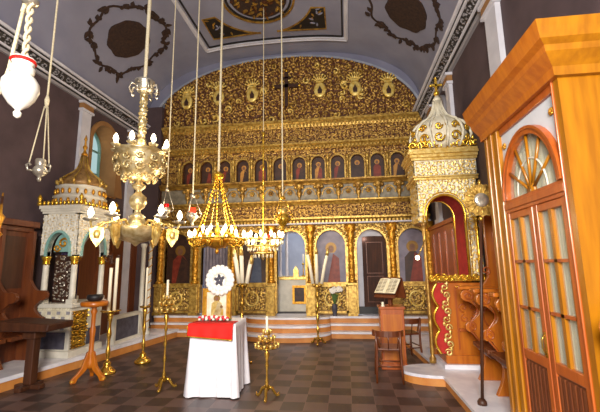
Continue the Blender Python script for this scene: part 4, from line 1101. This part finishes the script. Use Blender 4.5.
b.build('crystal_drops', 'ivory', cs, local=True)
T.ring(cs, 12, .40, .17, .05, .014, .11, .03, .1, 'wax', .045, 'goldp')
T.ring(cs, 8, .30, .03, .05, .014, .10, .028, .3, 'wax', .045, 'goldp')
rl = MB(); rl.ball((.2, -.37, .20), (.035, .035, .04), 8); rl.build('red_votive', 'bulbr', cs, local=True)

# oil lamps
def oil_lamp(name, label, x, y, z, sc_, metal, glass, gmat, rr=.011, lit=True, chains=.4):
    t = thing(name, label, 'hanging lamp', (x, y, z), 0, None)
    s = sc_
    b = MB(); b.lathe([(.01 * s, -.16 * s), (.03 * s, -.13 * s), (.02 * s, -.09 * s), (.06 * s, -.05 * s), (.10 * s, .0), (.11 * s, .03 * s), (.07 * s, .06 * s), (.09 * s, .09 * s)], (0, 0, 0), 14, 0, 7, .06)
    for k in range(3):
        a = 2 * PI * k / 3 + .5; b.tube([(q[0] * math.cos(a), q[0] * math.sin(a), q[1]) for q in ((.09 * s, 0), (.15 * s, .03 * s), (.16 * s, .09 * s), (.12 * s, .10 * s))], .014 * s, 6)
    b.build('bowl', metal, t, local=True)
    b = MB(); b.lathe([(.05 * s, .08 * s), (.065 * s, .12 * s), (.06 * s, .18 * s), (.05 * s, .18 * s)], (0, 0, 0), 12); b.build('glass_cup', gmat, t, local=True)
    b = MB()
    for k in range(3):
        a = 2 * PI * k / 3 + .5; b.tube([(.15 * s * math.cos(a), .15 * s * math.sin(a), .08 * s), (.03 * s * math.cos(a), .03 * s * math.sin(a), chains)], .006, 5)
    b.lathe([(.035 * s, chains - .03), (.045 * s, chains), (.02 * s, chains + .04)], (0, 0, 0), 10); b.build('chains', metal, t, local=True)
    rope(t, x, y, z + chains, rr)
    return t
oil_lamp('hanging_oil_lamp', 'silver oil lamp with a red glass, hanging left of the gold chandelier', -2.77, 6.3, 2.54, 1., 'silver', '', 'bulbr', .013)
oil_lamp('hanging_oil_lamp', 'gold oil lamp hanging above and right of the crystal chandelier', -1.13, 6.5, 2.46, 1.25, 'golds', '', 'goldp', .013, True, .42)
oil_lamp('hanging_oil_lamp', 'small silver oil lamp on a thin cord, half hidden behind the large left chandelier', -3.25, 6.25, 2.66, .8, 'silver', '', 'redglass', .011)
t = thing('hanging_oil_lamp', 'small silver oil lamp on three long cords before the left shrine', 'hanging lamp', (-3.78, 4.0, 2.86))
b = MB(); b.lathe([(.01, -.13), (.025, -.10), (.02, -.07), (.06, -.04), (.085, .0), (.075, .04), (.05, .07), (.06, .09), (.06, .15), (.045, .16)], (0, 0, 0), 14, 0, 7, .06)
for k in range(3):
    a = 2 * PI * k / 3; b.tube([(q[0] * math.cos(a), q[0] * math.sin(a), q[1]) for q in ((.08, 0), (.13, .0), (.145, .06), (.12, .09), (.10, .06))], .014, 6)
b.build('bowl', 'silver', t, local=True)
b = MB()
for k in range(3):
    a = 2 * PI * k / 3; b.tube([(.12 * math.cos(a), .12 * math.sin(a), .08), (.02 * math.cos(a), .02 * math.sin(a), .86)], .008, 5)
b.lathe([(.01, .84), (.025, .9), (.03, .95), (.012, 1.02)], (0, 0, 0), 8); b.build('cords', 'rope', t, local=True)
rope(t, -3.78, 4.0, 3.86, .012)
# white egg lamp with pulley
t = thing('egg_lamp', 'white egg-shaped hanging lamp with a red collar, on braided ropes at the upper left corner', 'hanging lamp', (-2.62, 2.5, 3.11))
b = MB(); b.lathe([(.005, -.245), (.025, -.23), (.03, -.20), (.015, -.18), (.03, -.165), (.07, -.13), (.11, -.07), (.133, .0), (.13, .06), (.10, .11), (.065, .14)], (0, 0, 0), 24); b.build('egg', 'egg', t, local=True)
b = MB(); b.lathe([(.065, .13), (.085, .15), (.09, .19), (.07, .21), (.085, .24), (.09, .27), (.05, .29)], (0, 0, 0), 18); nk = b.build('neck', 'egg', t, local=True)
b = MB(); b.lathe([(.086, .235), (.096, .25), (.086, .268)], (0, 0, 0), 18); b.build('red_collar', 'redcloth', nk, local=True)
b = MB()
for sd in (0, PI): b.tube([(.01 + .016 * math.cos(i * .6 + sd), .016 * math.sin(i * .6 + sd), .28 + .016 * i) for i in range(33)], .014, 6)
b.tube([(-.06, 0, .72), (-.05, 0, .79), (0, 0, .82), (.04, 0, .78)], .02, 8)
b.tube([(-.06, 0, .74), (-.09, .0, .5), (-.13, 0, .2), (-.19, 0, -.02)], .014, 6); b.build('braided_rope', 'rope', t, local=True)
b = MB(); b.lathe([(.02, .77), (.06, .79), (.065, .82), (.03, .85)], (0, 0, 0), 12); b.build('pulley', 'silver', t, local=True)
rope(t, -2.62, 2.5, 3.94, .014)

# ================================================================== standing candlesticks
def candelabrum(label, x, y, h, top):
    t = thing('candelabrum', label, 'candelabrum', (x, y, 0), 0, 'brass candle stands with cup trays')
    pr = [(.03, .10), (.045, .13), (.02, .17)]
    n = int((h - .3) / .05)
    pr += [(.013 + (.012 if k % 4 == 0 else 0), .2 + .05 * k) for k in range(n)] + [(.035, h - .08), (.02, h - .05), (.02, h)]
    b = MB(); b.lathe(pr, (0, 0, 0), 12); b.build('stem', 'brass', t, local=True)
    proto = None
    for k in range(3):
        a = 2 * PI * k / 3 + .6
        if proto is None:
            b = MB(); b.tube([(.02, 0, .14), (.07, 0, .12), (.11, 0, .05), (.14, 0, .02), (.17, 0, .025), (.165, 0, .05)], [.018, .02, .018, .02, .018, .01], 8); proto = b.build('leg', 'brass', t, local=True); proto.rotation_euler = (0, 0, a)
        else: part_copy(proto, t, (0, 0, 0), a)
    for z, r, n in ((h, .15, 12), (h + .09, .10, 8), (h + .17, .05, 5)):
        b = MB(); b.lathe([(.02, z - .02), (r * .9, z - .012), (r, z), (r * .95, z + .008), (.02, z + .005)], (0, 0, 0), 20); tr = b.build('tray', 'brass', t, local=True)
        cup = None
        for k in range(n):
            a = 2 * PI * k / n
            if cup is None:
                b = MB(); b.lathe([(.013, 0), (.018, .03), (.022, .05), (.014, .05)], (0, 0, 0), 8); cup = b.build('cup', 'goldp', tr, local=True); cup.location = (r * math.cos(a), r * math.sin(a), z)
            else: part_copy(cup, tr, (r * math.cos(a), r * math.sin(a), z))
    b = MB(); b.lathe([(.02, h + .17), (.03, h + .2), (.016, h + .21), (.016, h + .21 + top), (.003, h + .22 + top)], (0, 0, 0), 10); b.build('candle', 'wax', t, local=True)
    return t
candelabrum('tall brass candelabrum with tiers of small cups, left of the white-draped table', -2.56, 5.07, 1.04, .22)
candelabrum('shorter brass candelabrum with tiers of small cups, right of the white-draped table', -1.06, 4.84, .62, .17)
def candlestick(label, x, y, h, dish, ch_, cr, z0=0., m='brass'):
    t = thing('candlestick', label, 'candlestick', (x, y, z0), 0, 'tall brass candlesticks on the left')
    b = MB(); b.lathe([(.13, 0), (.14, .02), (.13, .05), (.09, .08), (.05, .12), (.06, .15), (.03, .18)], (0, 0, 0), 18); b.build('base', m, t, local=True)
    n = int((h - .25) / .03)
    b = MB(); b.lathe([(.02 + .014 * (abs(math.sin(k * .35)) ** 3), .18 + .03 * k) for k in range(n)] + [(.04, h - .05), (.02, h)], (0, 0, 0), 12); b.build('stem', m, t, local=True)
    b = MB(); b.lathe([(.02, h - .02), (dish * .8, h - .01), (dish, h + .02), (dish * .95, h + .025), (.03, h + .012)], (0, 0, 0), 18); b.build('drip_tray', m, t, local=True)
    b = MB(); b.lathe([(cr, h + .01), (cr, h + .01 + ch_), (cr * .3, h + .03 + ch_)], (0, 0, 0), 12); b.build('candle', 'wax', t, local=True)
    return t
candlestick('brass candlestick with one slim candle, between the left platform and the tiered candelabrum', -3.63, 6.38, .95, .10, .68, .018)
c2 = thing('candlestick', 'tall brass candlestick carrying two thick candles, in front of the left shrine', 'candlestick', (-3.84, 5.70, 0), 0, 'tall brass candlesticks on the left')
b = MB(); b.lathe([(.13, 0), (.14, .02), (.12, .05), (.08, .09), (.05, .13), (.06, .16), (.03, .2)] + [(.022 + .016 * (abs(math.sin(k * .35)) ** 3), .2 + .03 * k) for k in range(24)] + [(.05, .93)], (0, 0, 0), 14); b.build('stem', 'brass', c2, local=True)
b = MB(); b.lathe([(.03, .93), (.13, .95), (.16, .97), (.15, .98), (.03, .97)], (0, 0, 0), 18); b.build('drip_tray', 'brass', c2, local=True)
for q, hh in ((-.04, .68), (.06, .84)):
    b = MB(); b.lathe([(.026, .97), (.026, .97 + hh), (.02, .98 + hh)], (q, 0, 0), 12); b.build('candle', 'wax', c2, local=True)
b = MB(); b.lathe([(.02, 1.72), (.03, 1.74), (.02, 1.78), (.01, 1.9)], (-.04, 0, 0), 8)
for k in range(5):
    a = 2 * PI * k / 5; b.tube([(-.04, 0, 1.76), (-.04 + .08 * math.cos(a), .08 * math.sin(a), 1.76), (-.04 + .12 * math.cos(a), .12 * math.sin(a), 1.84)], .010, 6); b.lathe([(.01, 1.83), (.03, 1.85), (.03, 1.87)], (-.04 + .12 * math.cos(a), .12 * math.sin(a), 0), 8)
b.build('branch_holder', 'woodd', c2, local=True)
def triple(label, x, y, zt, tops, feet, h0=0.):
    t = thing('triple_candlestick', label, 'candlestick', (x, y, h0), 0, 'stands with three long candles')
    b = MB(); b.lathe([(.03, .08), (.05, .12), (.02, .16)] + [(.018 + .018 * (abs(math.sin(k * .4)) ** 4), .18 + .03 * k) for k in range(int((zt - .25) / .03))] + [(.03, zt), (.05, zt + .04), (.03, zt + .06)], (0, 0, 0), 12); b.build('stem', 'brass', t, local=True)
    proto = None
    for k in range(3):
        a = 2 * PI * k / 3 + .5
        if proto is None:
            b = MB(); b.tube([(.02, 0, .13), (.08, 0, .12), (.13, 0, .04), (.17, 0, .02), (.18, 0, .05)], [.02, .024, .02, .022, .012], 8); proto = b.build('leg', 'brass', t, local=True); proto.rotation_euler = (0, 0, a)
        else: part_copy(proto, t, (0, 0, 0), a)
    for (xa, xb, zb) in tops:
        b = MB(); b.tube([(0, 0, zt), (xa, 0, zt + .03), (xa, 0, zt + .10)], [.016, .014, .02], 6); ho = b.build('holder', 'brass', t, local=True)
        b = MB(); b.tube([(xa, 0, zt + .08), ((xa + xb) / 2, 0, (zt + zb) / 2 + .04), (xb, 0, zb - .08)], .036, 10); cd = b.build('candle', 'wax', t, local=True)
        b = MB(); b.tube([(xb - (xb - xa) * .14, 0, zb - .16), (xb, 0, zb - .08), (xb + (xb - xa) * .06, 0, zb)], [.037, .037, .014], 10); b.build('candle_tip', 'goldp', cd, local=True)
    return t
triple('brass stand with three long leaning candles at the foot of the altar steps', -.66, 8.06, 1.18, [(-.09, -.21, 2.05), (.0, 0.0, 2.05), (.10, .25, 2.02)], 0)
triple('dark brass stand with three long candles directly behind the white-draped table', -1.83, 6.35, 1.28, [(-.06, -.16, 1.98), (.0, -.03, 2.0), (.08, .16, 1.85)], 0)

# ================================================================== furniture
# draped table
tb = thing('draped_table', 'small table draped to the floor in shiny white cloth, in the centre foreground', 'table', (-1.785, 5.10, 0), .03)
def drape(w, d, z0, z1, amp, nseg=160, seed=1, flare=.012):
    """cloth over a box: top sheet and hanging folds, closed below the hem"""
    b = MB(); per = []
    rr = random.Random(seed); ph = [rr.uniform(0, 6.3) for _ in range(4)]
    P = 2 * (w + d)
    for k in range(nseg):
        s_ = P * k / nseg
        if s_ < w: x, y, nx, ny = -w / 2 + s_, -d / 2, 0, -1
        elif s_ < w + d: x, y, nx, ny = w / 2, -d / 2 + s_ - w, 1, 0
        elif s_ < 2 * w + d: x, y, nx, ny = w / 2 - (s_ - w - d), d / 2, 0, 1
        else: x, y, nx, ny = -w / 2, d / 2 - (s_ - 2 * w - d), -1, 0
        f = math.sin(2 * PI * s_ * 5.2 + ph[0]) * .5 + math.sin(2 * PI * s_ * 2.7 + ph[1]) * .6 + .3 * math.sin(2 * PI * s_ * 9 + ph[2])
        cx_, cy_ = abs(abs(x) - w / 2) < .05, abs(abs(y) - d / 2) < .05
        per.append((x, y, nx, ny, f, 1. if (cx_ and cy_) else 0.))
    lv = 14
    for j in range(lv + 1):
        t = j / lv
        for x, y, nx, ny, f, c in per:
            o = amp * f * (t ** 1.1) + flare * t + .02 * c * t
            b.v.append((x + nx * o + (.02 * c * t * math.copysign(1, x)), y + ny * o + (.02 * c * t * math.copysign(1, y)), z1 - (z1 - z0) * t + (.006 * f if j == lv else 0) - (0 if j else -.0)))
    n = nseg
    for j in range(lv):
        for k in range(n):
            b.f.append((j * n + k, (j + 1) * n + k, (j + 1) * n + (k + 1) % n, j * n + (k + 1) % n)); b.m.append(0); b.sm.append(True)
    b.f.append(tuple(range(n))); b.m.append(0); b.sm.append(False)
    return b
drape(.60, .58, .012, .91, .024).build('white_cloth', 'satin', tb, local=True)
b = MB(); b.box(-.28, .28, -.24, .24, .87, .9)
for sx in (-.25, .25):
    for sy in (-.21, .21): b.box(sx - .02, sx + .02, sy - .02, sy + .02, 0, .88)
b.build('table_frame', 'woodb', tb, local=True)
rc = MB(); nn = 40
# red cloth over the front edge, narrow gold hem
rows = [(-.05, .914), (-.30, .916), (-.322, .905), (-.330, .87), (-.336, .83), (-.341, .79), (-.344, .765)]
for yy, zz in rows:
    for k in range(nn + 1):
        x = -.315 + .60 * k / nn; sl = 0.045 * (k / nn) * (1 if zz < .86 else 0)
        rc.v.append((x, yy - (.008 * math.sin(k * .5) if zz < .86 else 0), zz - sl + (.03 if zz < .86 else 0) * 0))
for j in range(len(rows) - 1):
    for k in range(nn):
        rc.f.append((j * (nn + 1) + k, (j + 1) * (nn + 1) + k, (j + 1) * (nn + 1) + k + 1, j * (nn + 1) + k + 1)); rc.m.append(1 if j == len(rows) - 2 and False else 0); rc.sm.append(True)
o = rc.build('red_runner', ['redcloth'], None)
o.location = (-1.785, 5.07, 0); o.rotation_euler = (0, 0, .03); tag(o, 'bright red cloth with a gold hem laid over the front of the white-draped table', 'cloth')
so = o.modifiers.new('thickness', 'SOLIDIFY'); so.thickness = .006; so.offset = 0
b = MB(); b.tube([(-.315 + .60 * k / 20, -.352, .765 - .045 * k / 20) for k in range(21)], .009, 6); b.tube([(-.315, -.345 + .02 * (1 - t / 6), .765 + .022 * t) for t in range(7)], .009, 6); b.build('gold_hem', 'golds', o, local=True)
# icon in frame with wreath, flowers
ic = thing('framed_icon', 'gold-framed pale icon standing on the white-draped table', 'icon', (-1.84, 5.12, .92))
b = MB(); b.box(-.20, .20, .0, .04, 0, .42); b.build('icon_panel', 'goldp', ic, local=True, bevel=.004)
b = MB(); b._band([(-.145, .05), (.145, .05), (.145, .38), (-.145, .38), (-.145, .05)], [(-.205, 0), (.205, 0), (.205, .43), (-.205, .43), (-.205, 0)], 'y', -.03, .03); b.build('frame', 'gold', ic, local=True)
b = MB(); b.box(-.145, .145, -.008, 0, .05, .38); saint(b, 0, .06, .38, .13, -.008, 1, 2, 3, 4); saint(b, .07, .06, .22, .05, -.014, 2, 1, 3, 4); b.build('painting', ['ivory', 'goldp', 'sgold', 'halo', 'icon_s'], ic, local=True)
b = MB(); b.tube([(-.15, .1, .0), (-.12, .04, .3)], .012, 6); b.tube([(.15, .1, 0), (.12, .04, .3)], .012, 6); b.build('prop', 'woodb', ic, local=True)
wr = thing('flower_wreath', 'round white blossom wreath with a dark centre, above the icon on the table', 'wreath', (-1.785, 5.062, 1.465))
b = MB(); 
for k in range(18):
    a = 2 * PI * k / 18; b.ball((.175 * math.cos(a), 0, .175 * math.sin(a)), (.042, .03, .042), 8)
for k in range(14):
    a = 2 * PI * k / 14; b.ball((.125 * math.cos(a), -.005, .125 * math.sin(a)), (.045, .03, .045), 8)
b.build('blossoms', 'petal', wr, local=True)
b = MB(); b.prism([(.10 * math.cos(2 * PI * k / 20), .10 * math.sin(2 * PI * k / 20)) for k in range(20)], 'y', .0, .03); b.build('backing', 'petal', wr, local=True)
b = MB()
for k in range(11):
    a = 2 * PI * k / 11; r = .03 + .03 * (k % 2); b.ball((r * math.cos(a), -.015, r * math.sin(a)), (.022, .015, .024), 6)
b.build('centre', 'slate', wr, local=True)
fw = thing('flower_garland', 'row of red and white flowers at the foot of the icon on the table', 'flowers', (-1.84, 5.02, .92))
b = MB()
for k in range(13):
    x = -.2 + .033 * k; b.ball((x, rnd.uniform(-.02, .02), .03 + .02 * rnd.random()), (.026, .026, .024), 7, k % 2)
for k in range(9): b.ball((-.2 + .05 * k, -.03, .02), (.02, .02, .018), 6, (k + 1) % 2)
b.build('blossoms', ['petalr', 'petal'], fw, local=True)
b = MB()
for k in range(14): b.ball((-.21 + .032 * k, .01, .015), (.03, .025, .015), 6)
b.build('foliage', 'leaf', fw, local=True)
# turned pedestal with dark bowl
pd = thing('turned_pedestal', 'orange turned wooden pedestal on three scrolled feet, before the left shrine', 'pedestal', (-3.90, 5.38, 0))
b = MB(); b.lathe([(.03, .16), (.05, .2), (.06, .26), (.035, .32), (.05, .36), (.035, .42), (.032, .6), (.045, .72), (.03, .78), (.032, .95), (.05, 1.0), (.03, 1.04), (.06, 1.08)], (0, 0, 0), 16); b.build('shaft', 'wood', pd, local=True)
b = MB(); b.lathe([(.06, 1.06), (.18, 1.08), (.195, 1.10), (.195, 1.13), (.18, 1.15), (.02, 1.15)], (0, 0, 0), 28); b.build('top', 'wood', pd, local=True)
proto = None
for k in range(3):
    a = 2 * PI * k / 3 - .05
    if proto is None:
        b = MB(); b.prism([(.03, .42), (.06, .40), (.09, .30), (.12, .20), (.18, .12), (.25, .06), (.26, .0), (.19, .0), (.16, .06), (.11, .10), (.06, .15), (.03, .2)], 'y', -.025, .025); proto = b.build('leg', 'wood', pd, local=True, bevel=.008)
        b = MB(); b.ball((.235, 0, .03), (.035, .032, .032), 8); b.build('foot_cap', 'gold', proto, local=True); proto.rotation_euler = (0, 0, a)
    else: part_copy(proto, pd, (0, 0, 0), a)
bw = MB(); bw.lathe([(.07, 0), (.10, .02), (.12, .06), (.11, .10), (.10, .10), (.02, .05)], (-3.90, 5.38, 1.15), 18)
tag(bw.build('bowl', 'black', None, loc=(-3.90, 5.38, 1.15)), 'dark bowl resting on the turned orange pedestal', 'bowl')
# dark reading desk at left
rd = thing('reading_desk', 'dark wooden reading desk with a thick slanted top on one post, at the left', 'reading desk', (-4.49, 4.95, 0))
b = MB(); b.prism([(-.42, .80), (.40, .80), (.42, .90), (-.44, .94)], 'y', -.24, .24); b.build('desk_top', 'woodd', rd, local=True, bevel=.02)
b = MB(); b.box(-.06, .06, -.06, .06, .06, .8); b.box(-.10, .10, -.10, .10, .68, .8); b.build('post', 'woodd', rd, local=True, bevel=.01)
b = MB(); b.box(-.2, .2, -.05, .05, 0, .06); b.box(-.05, .05, -.2, .2, 0, .06); b.build('foot', 'woodd', rd, local=True, bevel=.01)
rd.location.z = .19 if rd.location.x < -4.85 else 0
# box lectern with open book
lb = thing('box_lectern', 'orange-brown box lectern behind the chair, holding a slanted book rest', 'lectern', (.70, 6.45, 0))
b = MB(); b.box(-.19, .19, -.18, .18, .04, .93); b.box(-.21, .21, -.20, .20, 0, .08); b.box(-.21, .21, -.2, .2, .93, .97)
b.build('body', 'woodr', lb, local=True, bevel=.01)
b = MB(); b.box(-.15, .15, -.19, -.175, .15, .85); b.build('front_panel', 'wood', lb, local=True)
b = MB(); b.box(-.03, .03, -.03, .03, .97, 1.16); b.prism([(-.20, 1.12), (.10, 1.43), (.22, 1.10), (.20, 1.08), (.09, 1.38), (-.18, 1.10)], 'y', -.19, .19); br_ = b.build('book_rest', 'woodb', lb, local=True, bevel=.005)
br_.rotation_euler = (0, 0, .95)
bk = thing('open_book', 'open book with cream pages on the slanted rest of the box lectern', 'book', (.70 - .06 * math.cos(.95) , 6.45 - .06 * math.sin(.95), 1.285))
bk.rotation_euler = (0, -.80, .95)
b = MB(); b.box(-.17, .17, -.2, .2, -.0, .012); b.build('cover', 'leather', bk, local=True)
b = MB()
for sy in (-1, 1):
    n = 8; top = [(sy * .19 * k / n, .014 + .018 * math.sin(PI * (k / n) ** .7)) for k in range(n + 1)]
    b.prism([(0, .01)] + top + [(sy * .19, .01)], 'x', -.155, .155)
pg = b.build('pages', 'page', bk, local=True)
for sy in (-1, 1):
    b = MB()
    for k in range(9):
        for (q0, q1) in ((.03, .09), (.10, .165)): b.box(-.13 + .03 * k, -.118 + .03 * k, min(sy * q0, sy * q1), max(sy * q0, sy * q1), .0335, .0345)
    b.build('text_lines', 'ink', pg, local=True)
cl_ = MB(); cl_.lathe([(.03, 0), (.035, .015), (.02, .02), (.02, .07), (.005, .075)], (.56, 6.29, .97), 10)
tag(cl_.build('votive_candle', 'wax', None, loc=(.56, 6.29, .97)), 'short white candle on top of the box lectern', 'candle')
# chairs
def chair(label, x, y, rz):
    t = thing('wooden_chair', label, 'chair', (x, y, 0), rz, 'brown wooden chairs by the lectern')
    b = MB(); b.prism([(-.19, -.19), (.19, -.19), (.20, .0), (.17, .18), (-.17, .18), (-.20, 0)], 'z', .43, .46); b.build('seat', 'chairw', t, local=True, bevel=.01)
    for sx in (-1, 1):
        b = MB(); b.tube([(sx * .17, -.17, .44), (sx * .185, -.19, .2), (sx * .20, -.21, 0)], [.02, .018, .014], 8); b.build('leg', 'chairw', t, local=True)
        b = MB(); b.tube([(sx * .17, .23, .70), (sx * .165, .19, .46), (sx * .17, .19, .25), (sx * .18, .23, 0)], [.018, .02, .02, .015], 8); b.build('leg', 'chairw', t, local=True)
    b = MB(); pts = [(.20 * math.cos(PI * k / 12), .12 + .14 * math.sin(PI * k / 12), .0) for k in range(13)]
    b._band([(p[0], p[1]) for p in pts], [(p[0] * 1.13, .12 + (p[1] - .12) * 1.13) for p in pts], 'z', .63, .71); b.build('backrest', 'chairw', t, local=True)
    for k in (3, 6, 9):
        b = MB(); b.tube([(pts[k][0] * .9, pts[k][1] - .05, .46), (pts[k][0] * 1.03, pts[k][1], .65)], .010, 6); b.build('spindle', 'chairw', t, local=True)
    b = MB(); b.tube([(-.18, -.19, .2), (.18, -.19, .2)], .011, 6); b.tube([(-.172, .2, .22), (.172, .2, .22)], .011, 6)
    for sx in (-1, 1): b.tube([(sx * .18, -.19, .24), (sx * .172, .2, .24)], .011, 6)
    b.build('stretcher', 'chairw', t, local=True)
chair('brown wooden chair with a low curved back, in front of the box lectern', .56, 5.78, PI * .98)
chair('brown wooden chair with a low curved back, right of the box lectern', 1.0, 6.98, PI * 1.1)

# ================================================================== light and camera
def point(n, loc, e, c, r=.12):
    l = bpy.data.lights.new(n, 'POINT'); l.energy = e; l.color = c; l.shadow_soft_size = r
    o = bpy.data.objects.new(n, l); o.location = loc; COL.objects.link(o)
def area(n, loc, tgt, e, c, sx, sy):
    l = bpy.data.lights.new(n, 'AREA'); l.shape = 'RECTANGLE'; l.size = sx; l.size_y = sy; l.energy = e; l.color = c
    o = bpy.data.objects.new(n, l); o.location = loc; COL.objects.link(o)
    o.rotation_euler = (Vector(tgt) - Vector(loc)).to_track_quat('-Z', 'Y').to_euler()
warm = (1, .80, .52)
point('chandelier_glow', (-3.05, 5.0, 3.85), 26, warm, .2)
point('chandelier_glow', (-3.05, 5.0, 2.75), 22, warm, .2)
point('chandelier_glow', (-2.36, 6.5, 2.55), 40, warm, .25)
point('chandelier_glow', (-1.60, 7.0, 2.45), 60, warm, .25)
area('front_fill', (-.3, -1.6, 2.9), (-1.0, 6.5, 1.5), 600, (1, .93, .84), 1.6, 1.8)  # added frontal fill from behind the camera; no window stands there
area('sanctuary_top_fill', (-1.4, 11.8, 5.5), (-1.4, 10.5, 1.0), 300, (.85, .9, 1), 2.5, 1.5)  # added cool fill over the altar, without any window in the sanctuary wall
point('sanctuary_fill', (-1.0, 9.62, 2.25), 9, (1, .95, .9), .08)  # unseen fill added behind the screen to brighten the altar front, no fixture
point('sanctuary_fill', (.45, 9.42, 2.3), 1.5, (1, .95, .9), .05)  # second added fill, hidden by the right-hand arch, no fixture
W = bpy.data.worlds.new('world'); SC.world = W; W.use_nodes = True
W.node_tree.nodes['Background'].inputs[0].default_value = (.95, .92, 1.0, 1); W.node_tree.nodes['Background'].inputs[1].default_value = .22
cam = bpy.data.cameras.new('camera'); co = bpy.data.objects.new('camera', cam); COL.objects.link(co)
cam.sensor_width = 36; cam.lens = 365 / 600 * 36; cam.clip_start = .05
R_ = Vector((0.9919183426, 0.1261023809, -0.0140068244)); D_ = Vector((-0.0340590868, 0.1582987334, -0.9868036733)); F_ = Vector((-0.12222103, 0.9793057237, 0.1613143492))
m3 = Matrix((R_, -D_, -F_)).transposed()
co.matrix_world = Matrix.Translation((0, 0, 1.65)) @ m3.to_4x4()
SC.camera = co
SC.view_settings.view_transform = 'Standard'; SC.view_settings.look = 'None'; SC.view_settings.gamma = 1; SC.view_settings.use_curve_mapping = False
SC.view_settings.exposure = 0.35
